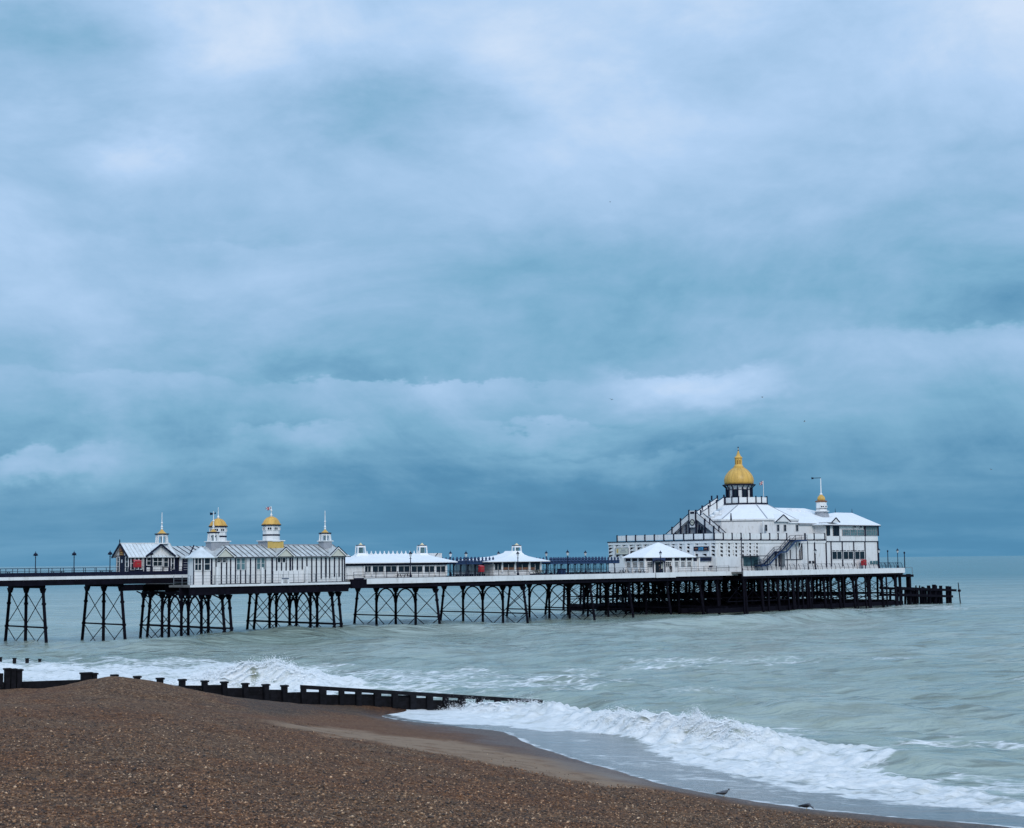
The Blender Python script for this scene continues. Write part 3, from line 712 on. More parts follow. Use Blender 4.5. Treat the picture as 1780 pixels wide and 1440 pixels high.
H = Place('sunken_groyne', at_y(20, 1150, 191) * 1.0, math.radians(12), 'row of dark post heads of a drowned groyne in the white surf', 'groyne')
H.e.location.z = 0; H.loc.z = 0; H.o = H.inv @ (CAM - H.loc)
for a, b, y in ((-3, 3, 1144), (22, 28, 1145.4), (44, 50, 1146), (66.5, 71.5, 1147)):
    x0, zt = H.on_y(a, y); x1, _ = H.on_y(b, y); m = MB(); m.box(x0, x1, 0, .35, -1.5, zt).box(x0 - .05, x1 + .05, -.05, .4, zt + .002, zt + .08); m.build('post', 'timber', H.e)

# ------------------------------------------------------------------ pier: decks and legs
ZL, ZP, ZM = 9.42, 8.0, 8.22
P = Place('pier', W(200, -226, 0), PANG, 'long pleasure pier with white deck edge on black cross-braced iron legs', 'pier')
def ls(s): return s - 200.0            # pier s -> local x
def lw(w): return -226.0 - w           # pier w -> local y (away from viewer positive)
def slab(name, s0, s1, w0, w1, z0, z1, m): MB().box(ls(s0), ls(s1), lw(w0), lw(w1), z0, z1).build(name, m, P.e)
sL1 = S(330, -219.5); sP0, sP1 = S(331, -203, 1018), S(607, -203, 1011); sM0, sM1, sM1b = S(612, -217.5), S(1140, -217.5), S(1290, -214.5)
WF, WM, WH = -219.0, -217.5, -214.3
sH1 = S(1571, WH, 993)
sF = S(1245, -219) - 1.5                # landward end of the wide pier head
slab('deck', 40, sL1 + 4, WF, -231, ZL - .35, ZL, 'deck'); slab('fascia', 40, sL1 + .5, WF + .14, WF + .004, ZL - .42, ZL + .03, 'fascia')
sQ0, sQ1 = S(232, -232, 1018), S(606, -209, 1011)
slab('deck', sL1 + 4.01, sQ1, -209, -243, ZM - .36, ZM - .01, 'deck')
slab('deck', sP0, sP1, -203, -208.99, ZP - .30, ZP, 'deck'); slab('fascia', sP0 - .1, sP1 + .1, -202.86, -202.996, ZP - .28, ZP + .03, 'fascia')
slab('deck', sM0, sH1, WM, -242, ZM - .35, ZM + .005, 'deck')
slab('deck', sM1b, sH1, WH, WM + .001, ZM - .34, ZM + .006, 'deck'); slab('deck', sF, sH1, -242.001, -264, ZM - .34, ZM + .006, 'deck')
for a, b, t, bt in ((sM0 + 2.4, S(860, WM), .12, .82), (S(860, WM) + .02, S(1138, WM), .14, .80)): slab('fascia', a, b, WM + .16, WM + .004, ZM - bt, ZM + t, 'fascia')
slab('fascia', S(1138.5, WM), S(1172, WM), WM + .42, WM + .18, ZM - .84, ZM + .16, 'fascia')
slab('fascia', S(1172.5, WM), S(1292, WM), WM + .16, WM + .004, ZM - .70, ZM + .14, 'fascia')
slab('fascia', sM1b + .02, S(1440, WH), WH + .2, WH + .004, ZM - .86, ZM + .22, 'fascia'); slab('fascia', S(1440, WH) + .02, sH1, WH + .2, WH + .004, ZM - .90, ZM + .2, 'fascia')
slab('fascia', sH1 + .01, sH1 + .2, WH + .2, -262, ZM - .9, ZM + .2, 'fascia')
def girders(s0, s1, ws, zt, d):
    for w in ws: slab('girder', s0, s1, w + .15, w - .15, zt - d, zt - .352, 'iron')
girders(40, sL1 + 4, (WF - .1, -223, -227, -230.6), ZL, 1.25)
girders(sL1 + 3, sQ1, (-209, -216), ZM, 1.35); girders(sQ0, sM0 + 3, (-222, -229, -236), ZM, 1.35)
girders(sP0, sP1, (-203.3, -206), ZP, 1.42)
girders(sM0, sF + 2, (WM - .35, -222, -227, -232, -237, -241.6), ZM, 1.5)
girders(sM1b, sH1 - .2, (WH - .3,), ZM, 1.35); girders(sF, sH1 - .2, (-219, -224, -229, -234, -239, -244, -249, -254, -259, -263.6), ZM, 1.35)
# cross joists under the whole length, seen in the shade
for s in np.arange(60, sH1, 3.0):
    if s < sL1 + 3: w0, w1, z = WF - .35, -230.3, ZL
    elif s < sM0: w0, w1, z = (-209.3 if s < sQ1 else -218.5), -241.7, ZM
    elif s < sF: w0, w1, z = WM - .6, -241.3, ZM
    else: w0, w1, z = (WH - .55 if s > sM1b else WM - .6), -263.3, ZM
    slab('joist', s, s + .22, w0, w1, z - .95, z - .36, 'iron')
# box at the kink by the white building
slab('girder', S(611, -214), S(637, -214), -213.9, -214.5, ZM - 1.35, ZM + .05, 'iron'); slab('deck', S(606, -214), S(637, -214), -214.51, -217.4, ZM - .3, ZM, 'deck')

def trestle(s, ws, zt, splay=1.1, r=.23, mid=.55, lo=None, arches=(), zb=-2.5, br=.055, low_beam=False):
    """one cross frame: cap beam with columns, tie beams and diagonal braces as its pieces"""
    x = ls(s); n = len(ws)
    cap = MB(); cap.box(x - .22, x + .22, lw(ws[0]) - .35, lw(ws[-1]) + .35, zt - .4, zt - .003)
    for w in ws:                          # flared heads
        y = lw(w); cap.prism([(x - .2, y - .75, zt - .41), (x - .2, y + .75, zt - .41), (x - .2, y + .28, zt - 1.1), (x - .2, y - .28, zt - 1.1)], (.4, 0, 0))
    t = cap.build('trestle', 'iron', P.e)
    pts = []
    H_ = zt - zb
    for i, w in enumerate(ws):
        k = -splay if i == 0 else (splay if i == n - 1 else 0.0)
        y = lw(w); pts.append((y, y + k * H_ / 9.0))
    def pt(i, f): y0, y1 = pts[i]; return Vector((x, y0 + (y1 - y0) * f, zt - .4 - (H_ - .4) * f))
    for i in range(n):
        c = MB(); c.tube(pt(i, 0), pt(i, 1), r, r * 1.05, 8)
        for f in (.22, mid): p = pt(i, f); c.tube(p + Vector((0, 0, .16)), p - Vector((0, 0, .16)), r * 1.42, r * 1.42, 8)
        c.build('column', 'iron', t)
    tb = MB()
    for i in range(n - 1): tb.bar(pt(i, mid), pt(i + 1, mid), .18, .22)
    tb.build('tie_beam', 'iron', t)
    for i in range(n - 1):
        if i in arches:
            a = MB(); p, q_ = pt(i, 0), pt(i + 1, 0); c = (p + q_) / 2; hw = abs(q_.y - p.y) / 2 - r
            prev = None
            for k in range(13):
                an = math.pi * k / 12; v = Vector((x, c.y - math.cos(an) * hw, zt - .45 - hw * .95 + math.sin(an) * hw * .95))
                if prev is not None: a.bar(prev, v, .20, .20)
                prev = v
            a.build('arch', 'iron', t)
        b = MB()
        lo_ = 1.0 if lo is None else lo
        for f0, f1 in ((.08, mid - .02), (mid + .02, lo_)):
            b.tube(pt(i, f0), pt(i + 1, f1), br, br, 5); b.tube(pt(i + 1, f0) + Vector((.12, 0, 0)), pt(i, f1) + Vector((.12, 0, 0)), br, br, 5)
        b.build('brace', 'iron', t)
    return t
z1 = ZL - 1.25
for px in (-62, 75, 211): trestle(S(px, WF - 1.2), (-220.2, -225.6, -231), z1, 1.5, .225, br=.065)
zb_ = ZM - 1.35
wsB = (-206.5, -212.2, -218, -223.8, -229.5)
for px, ds in ((398, 0), (398, -1.2), (588, 0), (588, -1.3)):
    trestle(S(px, -206.5) + ds, wsB, zb_, 1.3, .215, arches=(1, 2), br=.065)
# bracket struts beneath the landward end of the platform
for w in np.arange(-206.5, -231, -4.2):
    m = MB(); s = S(398, -206.5) - 1.2; m.bar((ls(s), lw(w), zb_ - 1.0), (ls(s) - 2.4, lw(w), zb_ + .02), .16, .18)
    m.bar((ls(s) + .2, lw(w), zb_ - 1.0), (ls(s) + 1.3, lw(w), zb_ + .02), .16, .18)
    m.build('strut', 'iron', P.e)
wsM = (-218.4, -224, -229.7, -235.4, -241)
for px in (757, 909, 1025, 1092, 1158, 1215):
    s = S(px, WM - .9); trestle(s, wsM, ZM - 1.5, 1.5, .235, arches=(1, 2), br=.075)
# arched ribs and ties running along the pier between frames
def ribs(ss, w, zt):
    m = MB()
    for a, b_ in zip(ss[:-1], ss[1:]):
        m.bar((ls(a), lw(w), zt - 4.6), (ls(b_), lw(w), zt - 4.6), .14, .18)
        m.tube((ls(a), lw(w), zt - .6), (ls(b_), lw(w), zt - 4.5), .05, n=5); m.tube((ls(b_), lw(w) + .12, zt - .6), (ls(a), lw(w) + .12, zt - 4.5), .05, n=5)
    m.build('longitudinal_brace', 'iron', P.e)
hs = list(np.arange(sF + .6, sH1 - .3, 5.25))
wsH = (-215.2, -222, -229, -236, -243, -250, -257, -263)
for s in hs: trestle(s, wsH if s > sM1b else (-218.2,) + wsH[1:], ZM - 1.35, .7, .27, mid=.40, lo=.72, br=.06)
for w in (-215.2, -227, -239, -251, -263): ribs(hs, w, ZM - 1.35)
# low landing deck and heavy walings between the pier-head legs
lowm = MB()
for w in (-214.9, -222, -230, -238, -246, -255): lowm.box(ls(sF - 6), ls(sH1) + .3, lw(w), lw(w) + .5, .1, 1.0)
for s in hs: lowm.box(ls(s) - .3, ls(s) + .3, lw(-215.5), lw(-262), .2, 1.3)
lowm.build('landing_deck', 'iron', P.e)
for k, s in enumerate([v for v in np.arange(sM1b + .6, sH1, 1.6) if random.random() < .5]):          # timber fender piles along the seaward side of the head
    m = MB(); lean = random.uniform(-.25, .25); m.bar((ls(s) + lean, lw(WH - .15), -2.5), (ls(s), lw(WH - .45), ZM - 1.4), random.uniform(.2, .36), .3); m.build('fender_pile', 'iron', P.e)

# timber landing stage off the end of the pier head
LS = Place('landing_stage', W(sH1 + .6, -216, 0), PANG, 'broken black timber landing stage standing off the seaward pier end', 'landing stage')
def lpx(px, py): return LS.on_y(px, py, 0)
for px, yt, wd in ((1562, 1000, .45), (1570, 1000, .5), (1579, 998, .9), (1586, 1016, .3), (1591, 1018, .25), (1597, 1018, .25), (1605, 1021, .4), (1612, 1020, .4), (1616.5, 1018, .6), (1621.5, 1016.5, .6), (1628.5, 1016.5, .6), (1634, 1018, .5), (1638.5, 1018.3, .6), (1644, 1019, .6), (1649, 1019.5, .6), (1654, 1020, .75)):
    x, z = lpx(px, yt); m = MB(); d = random.uniform(-.6, 1.2); m.bar((x + random.uniform(-.1, .25), d, -2.5), (x, d, z), wd, wd * .8); m.build('pile', 'iron', LS.e)
    if px > 1590 or px in (1562, 1586):
        m = MB(); m.bar((x + random.uniform(.2, .7), d + 5.5, -2.5), (x + .3, d + 5.2, z - random.uniform(.2, 1.2)), .45, .4); m.build('pile', 'iron', LS.e)
for px in np.arange(1589, 1656, 3.4):
    x, z = lpx(px, 1024 + random.uniform(0, 5)); m = MB(); d = random.uniform(-.4, 4.5); m.bar((x + random.uniform(-.2, .5), d, -2.5), (x, d, z), .36, .34); m.build('pile', 'iron', LS.e)
for y0, y1, a, b_ in ((1022.5, 1026.5, 1559, 1656), (1034, 1037, 1559, 1650)):
    xa, za = lpx(a, y0); xb, zb2 = lpx(b_, y1)
    for yy in (-.9, 4.6): m = MB(); m.bar((xa, yy, za), (xb, yy, zb2), .35, .55); m.build('waling', 'iron', LS.e)
xa, za = lpx(1559, 999.5); xb, _ = lpx(1583, 999.5); MB().box(xa, xb, -.8, 4, za - .55, za).build('platform', 'iron', LS.e)
m = MB(); x9, z9 = lpx(1581, 987)
for xx in (xa + 1.5, x9):
    m.bar((xx, -.7, za), (xx, -.7, z9), .09, .09); m.bar((xx, 3.8, za), (xx, 3.8, z9), .09, .09)
m.bar((xa + 1.5, -.7, z9), (x9, -.7, z9), .08, .08); m.bar((x9, -.7, z9), (x9, 3.8, z9), .08, .08); m.build('guard_rail', 'steel', LS.e)
MK = Place('marker_pole', at_y(1668, 1055, 372), 0, 'thin leaning pole standing alone in the sea beyond the pier end', 'pole')
MK.e.location.z = 0; MK.loc.z = 0; MK.o = MK.inv @ (CAM - MK.loc)
x0, _ = MK.on_y(1670, 1054); x1, zt = MK.on_y(1665.5, 1013); m = MB(); m.tube((x0 + .1, 0, -2), (x1, 0, zt), .16, .10, 7); m.build('pole', 'iron', MK.e)
x2, z2 = MK.on_y(1667.5, 1027); MB().lathe((x2, 0, z2), [(.12, -.3), (.36, -.2), (.36, .2), (.12, .3)], 8).build('top_mark', 'iron', MK.e)

# ------------------------------------------------------------------ railings
def railing(label, pts, z, hgt, step, m, rails=3, solid=0.0, curve=0.0, post=.07, rail=.05):
    """pts: list of (s,w)"""
    c = W(pts[0][0], pts[0][1], z); pl = Place('railing', c, PANG, label, 'railing', 'iron railings along the pier')
    R = MB()
    def L(s, w, zz): return Vector((s - pts[0][0], pts[0][1] - w, zz))
    pm = None
    for (s0, w0), (s1, w1) in zip(pts[:-1], pts[1:]):
        Ln = math.hypot(s1 - s0, w1 - w0); k = max(1, int(round(Ln / step)))
        for j in range(rails):
            h = hgt * (j + 1) / rails; off = curve * (h / hgt) ** 2
            R.bar(L(s0, w0 - off, h), L(s1, w1 - off, h), rail, rail)
        if solid: R.bar(L(s0, w0 - .05, solid / 2), L(s1, w1 - .05, solid / 2), .03, solid)
        for i in range(k + 1):
            f = i / k; o = L(s0 + (s1 - s0) * f, w0 + (w1 - w0) * f, 0)
            if pm is None:
                q_ = MB(); prev = Vector((0, 0, 0))
                for a in range(1, 4):
                    v = Vector((0, curve * (a / 3) ** 2, hgt * a / 3)); q_.bar(prev, v, post, post); prev = v
                ob = q_.build('post', m, pl.e); pm = ob.data
            else: ob = bpy.data.objects.new('post', pm); COL.objects.link(ob); ob.parent = pl.e
            ob.location = o
    R.build('rails', m, pl.e)
    return pl
railing('dark blue railing with solid lower board along the narrow left walkway', [(50, WF - .2), (sL1 + .3, WF - .2)], ZL, 1.25, 1.85, 'navy', 3, .62)
railing('far railing of the narrow left walkway behind the picnic tables', [(50, -230.6), (sL1 - 10, -230.6)], ZL, 1.2, 1.85, 'navy', 3)
railing('thin grey railing in front of the white boarded building with gold domes', [(sP0 + .2, -208), (sP0 + .2, -203.3), (sP1 - .2, -203.3)], ZP, 1.35, 2.0, 'steel', 3, post=.06, rail=.035)
railing('dark railing in front of the long low white building', [(sM0 + .5, WM - .2), (S(1128, WM), WM - .2)], ZM, 1.2, 2.3, 'navy', 3, .22)
railing('plain three bar railing below the dark blue sign band', [(S(1180, WM), WM - .2), (sM1b - .3, WM - .2)], ZM, 1.25, 3.6, 'navy', 3)
railing('curved dark railing around the seaward pier head', [(sM1b + .3, WH - .2), (sH1 - .1, WH - .2), (sH1 - .1, -262)], ZM + .2, 1.25, 1.55, 'navy', 4, curve=.45)

# ------------------------------------------------------------------ lamp posts
def make_lamp(lab, group, arms=False, h=4.2):
    e = empty('street_lamp', (0, 0, 0), PANG, lab, 'street lamp', group)
    m = MB(); m.lathe((0, 0, 0), [(.20, 0), (.20, .5), (.12, .62), (.085, .9), (.07, h - 1.1), (.12, h - 1.05), (.07, h - .98), (.06, h - .78)], 8).build('post', 'navy', e)
    if arms:
        m = MB(); m.bar((-.45, 0, h - .72), (.45, 0, h - .72), .06, .06); m.build('ladder_bar', 'navy', e)
        MB().lathe((0, 0, h - .78), [(.10, 0), (.34, .12), (.38, .30), (.18, .46), (.05, .6), (.03, .8)], 8).build('lantern_cap', 'navy', e)
    else:
        m = MB(); m.bar((-.28, 0, h - 1.0), (.28, 0, h - 1.0), .05, .05).build('ladder_bar', 'navy', e)
        MB().lathe((0, 0, h - .78), [(.13, 0), (.27, .52)], 6).build('lantern_glass', 'glass_lamp', e)
        MB().lathe((0, 0, h - .26), [(.34, 0), (.30, .08), (.12, .28), (.05, .34), (.03, .52)], 6).build('lantern_cap', 'navy', e)
    return e
def put_lamp(proto, px, pyt, w, zb, lab, h):
    s, zt = PW(px, pyt, w)
    o = proto if proto.get('used') is None else copy_tree(proto)
    proto['used'] = 1
    if 'used' in o and o is not proto: del o['used']
    o.location = W(s, w, zb); sc = (zt - zb) / h; o.scale = (1, 1, sc) if False else (sc, sc, sc); o['label'] = lab
    return o
PA = make_lamp('a', 'bracket lamps along the left walkway', True)
for px, y, lab in ((62, 958.5, 'leftmost bracket lamp standing alone on the left walkway'), (129, 957.5, 'middle bracket lamp on the left walkway between picnic tables'), (191.5, 956.5, 'bracket lamp just left of the gabled kiosk'), (263, 957, 'bracket lamp standing in front of the gabled kiosk')):
    put_lamp(PA, px, y, WF - .45, ZL, lab, 4.22)
PB = make_lamp('b', 'lantern lamps along the middle and head of the pier', False)
for px, y, w, lab in ((713.5, 960, WM - .5, 'lantern lamp in front of the long low white roof'), (783, 960, -233, 'lantern lamp behind the right end of the long white roof'), (810, 960, WM - .5, 'lantern lamp in front of the left blue shelter'),
                      (866.5, 960, -232, 'lantern lamp behind the left slope of the small white pavilion roof'), (900, 960, WM - .5, 'lantern lamp in front of the small white pavilion with swept roof'), (949.5, 959.5, -233, 'lantern lamp at the right tip of the swept white roof'),
                      (986.5, 958, WM - .5, 'lantern lamp in front of the right blue shelter beside the bin'), (1017.5, 958.8, -236, 'lantern lamp behind the right blue shelter'), (1148, 959, WM - .3, 'lantern lamp in front of the pyramid roofed pub entrance'),
                      (1417, 955, WH - .3, 'lantern lamp against the white wall right of the steel stairs'), (1527.5, 954.5, WH - .3, 'lantern lamp at the right corner of the end block'), (1560, 955, -226, 'lantern lamp standing free near the seaward end railing')):
    put_lamp(PB, px, y, w, ZM, lab, 4.22)
for o in (PA, PB):
    if 'used' in o: del o['used']
for px, y, w, lab in ((1543, 960, -240, 'plain short mast at the seaward end of the deck'), (1572, 963, WH - .6, 'plain dark mast on the outer corner of the pier head'), (1288.5, 938, WH - .1, 'slim dark mast with crossbar on the deck left of the steel stairs')):
    s, zt = PW(px, y, w); e = empty('mast', W(s, w, ZM), PANG, lab, 'mast'); h = zt - ZM
    MB().tube((0, 0, 0), (0, 0, h), .13, .10, 7).build('pole', 'navy', e); MB().lathe((0, 0, h), [(.1, 0), (.2, .1), (.2, .35), (.08, .5)], 8).build('head', 'navy', e)
# ------------------------------------------------------------------ building helpers
def gable_slope(mb, pl, x0, x1, ye, ze, yr, zr, th=.10):
    """one roof slope from eave (ye,ze) to ridge (yr,zr)"""
    return mb.hexa([(x0, ye, ze - th), (x1, ye, ze - th), (x1, yr, zr - th), (x0, yr, zr - th), (x0, ye, ze), (x1, ye, ze), (x1, yr, zr), (x0, yr, zr)])
def seams(x0, x1, ye, ze, yr, zr, step, wd=.07):
    m = MB(); n = max(1, int((x1 - x0) / step))
    for i in range(n + 1):
        x = x0 + (x1 - x0) * i / n; m.bar((x, ye, ze + .03), (x, yr, zr + .03), wd, .09)
    return m
def zy(pl, px, py, y): return pl.on_y(px, py, y)[1]
def cupola(pl, px, y, lv, half, roofpts, mats=('gold', 'white'), style='open', pole=None, ball=None, sides=8, base=None, pole_r=.07, dome=False, rot=math.pi / 8, core=.10):
    """lantern turret. lv: (top of roof, eave, lantern bottom) pixel rows; half: pixel half width of lantern; roofpts: (half px, py) profile"""
    x, _ = pl.on_y(px, lv[1], y); k = (pl.world(x, y, 0) - CAM).dot(F_) / FPX
    Zp = lambda py: zy(pl, px, py, y)
    c = (x, y, 0); zt, ze, zb = Zp(lv[0]), Zp(lv[1]), Zp(lv[2])
    m = MB(); m.lathe(c, [(half * k * 1.28, zb - .12), (half * k * 1.28, zb), (half * k * 1.08, zb + .02)], sides, rot); sill = m.build('turret_base', mats[1], pl.e)
    if style == 'open':
        m = MB(); m.lathe(c, [(half * k * core, zb), (half * k * core, ze)], sides, rot); m.build('lantern_core', 'glass_pale', sill)
        for i in range(sides):
            a = 2 * math.pi * i / sides + rot; r1, r0 = half * k * 1.0, half * k * 1.12
            q_ = MB(); q_.bar((x + math.cos(a) * r0, y + math.sin(a) * r0, zb), (x + math.cos(a) * r1, y + math.sin(a) * r1, ze), .17, .17); q_.build('post', mats[1], sill)
        m = MB(); m.lathe(c, [(half * k * 1.06, ze - .28), (half * k * 1.06, ze + .003)], sides, rot); m.build('frieze', mats[1], sill)
    else:
        m = MB(); m.lathe(c, [(half * k * 1.04, zb), (half * k, ze + .003)], sides, rot); m.build('drum', mats[1], sill)
    m = MB(); r = roofpts[0][0] * k; m.lathe(c, [(r * .96, ze - .03), (r * 1.03, ze + .02), (r * 1.03, ze + .13), (r * .98, ze + .16)], 24 if dome else sides, rot); m.build('eave_ring', 'navy', pl.e)
    m = MB(); m.lathe(c, [(h * k, Zp(py) + (.15 if i == 0 else 0)) for i, (h, py) in enumerate(roofpts)], 24 if dome else sides, rot); rf = m.build('dome' if dome else 'turret_roof', mats[0], pl.e, smooth=dome)
    if dome:
        rb = MB()
        for i in range(12):
            a = 2 * math.pi * i / 12; pv = None
            for j, (h, py) in enumerate(roofpts):
                v = (x + math.cos(a) * h * k * 1.012, y + math.sin(a) * h * k * 1.012, Zp(py) + (.15 if j == 0 else 0))
                if pv: rb.bar(pv, v, .05, .05)
                pv = v
        rb.build('ribs', mats[0], rf)
    if pole:
        m = MB(); m.tube((x, y, zt - .1), (x, y, Zp(pole)), pole_r, pole_r * .6, 6)
        if ball: m.lathe((x, y, Zp(ball)), [(.05, -.2), (.17, 0), (.05, .2)], 8)
        m.lathe((x, y, zt), [(.18, -.05), (.12, .2), (.2, .3), (.06, .6)], 8); m.build('pole', 'white', pl.e)
    return x, k, Zp
def flag(px_pole, py0, py1, lenpx, pl, y, label, s=-1, droop=.1):
    """union flag flying to the left of its pole"""
    x, z1 = pl.on_y(px_pole, py0, y); _, z0 = pl.on_y(px_pole, py1, y); k = (pl.world(x, y, 0) - CAM).dot(F_) / FPX
    Ln = lenpx * k; h = z1 - z0
    e = empty('flag', pl.world(x, y, z0), 0, label, 'flag', 'flags over the pier')
    def pt(u, v, o): return (-u * Ln, .18 * math.sin(u * 7) * u + o, v * h - droop * h * u * u + .05 * math.sin(u * 9))
    def sheet(fu, name, m, o):
        mb = MB(); N = 12
        for side in (-1, 1):
            b = len(mb.v)
            for i in range(N + 1):
                for v in fu(i / N): mb.v.append(pt(i / N, v, o * side))
            kk = len(list(fu(0)))
            for i in range(N):
                for j in range(0, kk - 1, 2): a = b + i * kk + j; mb.f.append((a, a + 1, a + kk + 1, a + kk))
        return mb.build(name, m, e)
    sheet(lambda u: (0, 1), 'cloth', 'flag_blue', .004)
    sheet(lambda u: (.36, .64), 'white_cross', 'flag_white', .012); sheet(lambda u: (.43, .57), 'red_cross', 'flag_red', .02)
    sheet(lambda u: (max(0, u - .14), min(1, u + .14)), 'white_saltire', 'flag_white', .008); sheet(lambda u: (max(0, .86 - u), min(1, 1.14 - u)), 'white_saltire', 'flag_white', .0085)
    m = MB()
    for a, c in ((.42, .58),):
        for o in (-.016, .016): m.add([pt(a, 0, o), pt(c, 0, o), pt(c, 1, o), pt(a, 1, o)], [(0, 1, 2, 3)])
    m.build('red_cross', 'flag_red', e)
    return e
def ztext(fac, px0, px1, py0, py1, txt, m, parent, o=.05, name='lettering', bold=.0):
    u0, u1, z0, z1 = fac.rect(px0, px1, py0, py1)
    cu = bpy.data.curves.new('t', 'FONT'); cu.body = txt; cu.extrude = .01; cu.align_x = 'CENTER'; cu.align_y = 'CENTER'; cu.offset = bold
    t = bpy.data.objects.new('t', cu); COL.objects.link(t)
    dg = bpy.context.evaluated_depsgraph_get(); me = bpy.data.meshes.new_from_object(t.evaluated_get(dg)); bpy.data.objects.remove(t); bpy.data.curves.remove(cu)
    co = np.empty(len(me.vertices) * 3); me.vertices.foreach_get('co', co); co = co.reshape(-1, 3)
    mn, mx_ = co.min(0), co.max(0); out = []
    for c in co:
        p = fac.P(u0 + (c[0] - mn[0]) / (mx_[0] - mn[0]) * (u1 - u0), o + c[2], z0 + (c[1] - mn[1]) / (mx_[1] - mn[1]) * (z1 - z0)); out += [p.x, p.y, p.z]
    me.vertices.foreach_set('co', out); me.materials.clear(); me.materials.append(M[m]); me.update()
    ob = bpy.data.objects.new(name, me); COL.objects.link(ob); ob.parent = parent; return ob

# ------------------------------------------------------------------ gabled kiosk on the left walkway
K = Place('gabled_kiosk', W(S(224, -222.2), -222.2, ZL), PANG, 'small gabled kiosk with pale metal roof, dark frame and open bell turret', 'kiosk')
Kf = K.fac(0, 0, 1, 0); Kl = K.fac(0, 0, 0, -1)
Lx = K.on_y(306, 985, 0)[0]; yB = K.on_x(201.5, 985, 0)[0]
ze = zy(K, 262, 965.5, 0) ; zr = zy(K, 240, 944.8, yB / 2)
MB().box(0, Lx, 0, yB, 0, ze).build('wall', 'navy', K.e)
m = MB(); m.prism([(0, 0, ze), (0, yB, ze), (0, yB / 2, zr - .15)], (.02, 0, 0)); m.build('gable', 'white', K.e)
rfm = gable_slope(MB(), K, -.45, Lx + .1, -.5, ze - .25, yB / 2, zr); gable_slope(rfm, K, -.45, Lx + .1, yB + .5, ze - .25, yB / 2, zr); rf = rfm.build('roof', 'pale_zinc', K.e)
seams(-.4, Lx, -.5, ze - .25, yB / 2, zr, .62).build('roof_seams', 'zinc', rf)
m = MB(); m.bar((-.47, -.5, ze - .33), (-.47, yB / 2, zr - .06), .10, .30); m.bar((-.47, yB + .5, ze - .33), (-.47, yB / 2, zr - .06), .10, .30); m.build('barge_board', 'navy', K.e)
m = MB(); m.bar((-.5, yB / 2, zr + .02), (Lx, yB / 2, zr + .02), .22, .12); m.build('ridge_cap', 'white', K.e)
# cross gable over the front
ua, _ = Kf.px(250.5, 966); ub, _ = Kf.px(302, 966); uc, zc = Kf.px(276.5, 946.2)
m = MB(); m.prism([(ua + .35, -.12, ze + .02), (ub - .35, -.12, ze + .02), (uc, -.12, zc - .2)], (0, .06, 0)); m.build('front_gable', 'white', K.e)
m = MB()
for u in (ua, ub): m.prism([(u, -.6, ze - .22), (u, -.6, ze - .1), (uc, -.6, zc), (uc, -.6, zc - .12)], (0, 3.1, 0))
m.build('front_gable_roof', 'pale_zinc', K.e)
m = MB()
for u in (ua, ub): m.bar((u, -.62, ze - .2), (uc, -.62, zc - .06), .08, .28)
m.build('barge_board', 'navy', K.e)
m = MB(); m.lathe((Lx * .0 - .5, yB / 2, zr + .05), [(.08, 0), (.1, .3), (.03, .6)], 6); m.build('finial', 'navy', K.e)
for a, b, t, bt, nx, ny in ((227, 233, 968, 991, 1, 2), (235, 240, 968, 990, 1, 2), (241, 246.5, 968, 990, 1, 2), (254.5, 262, 968, 983, 1, 2), (265.5, 281.5, 968.5, 984.5, 2, 2), (284, 292, 968.5, 986, 1, 2), (297, 302, 969, 990, 1, 2)):
    Kf.window(a, b, t, bt, nx, ny, bar=.05)
for a, b, t, bt in ((265.5, 281.5, 986, 996.5), (254.5, 262, 986.5, 995), (284, 292, 988, 996)):
    m = MB(); Kf.pbox(m, a, b, t, bt, .01, .08); m.build('wall_panel', 'white', K.e)
for a, b in ((204, 208.5), (219, 224)): Kl.window(a, b, 968.5, 994, 1, 3, bar=.05)
m = MB(); Kl.pbox(m, 209.2, 218.3, 966.5, 997, .01, .10); dr = m.build('door', 'navy', K.e); m = MB(); Kl.pbox(m, 212, 214, 973, 978.5, .10, .14); m.build('door_lamp', 'glass_lamp', dr)
m = MB(); Kl.pbox(m, 209, 215.5, 958.5, 966, .03, .16); sb = m.build('gable_board', 'wood_brown', K.e)
m = MB(); Kl.pbox(m, 210.5, 214, 960, 962, .165, .20); Kl.pbox(m, 209.8, 214.8, 963.6, 964.5, .165, .2); m.build('board_lettering', 'gold', sb)
y0, z0 = K.on_x(212.3, 956.5, 0); MB().lathe((-.10, y0, z0), [(.05, -.42), (.36, -.2), (.36, .2), (.05, .42)], 10).build('crest', 'wood_brown', K.e)
for px in (249, 297): u, z = Kf.px(px, 985); m = MB(); m.tube((u, -.12, .2), (u, -.12, ze - .5), .07, n=6); m.tube((u, -.12, ze - .5), (u - .5, -.4, ze - .25), .07, n=6); m.build('downpipe', 'white', K.e)
cupola(K, 281.3, yB / 2, (920, 929.5, 944.5), 9.2, [(12.2, 930.2), (7.2, 927), (3.6, 923.6), (1.2, 920)], pole=891, ball=909.5, pole_r=.08)

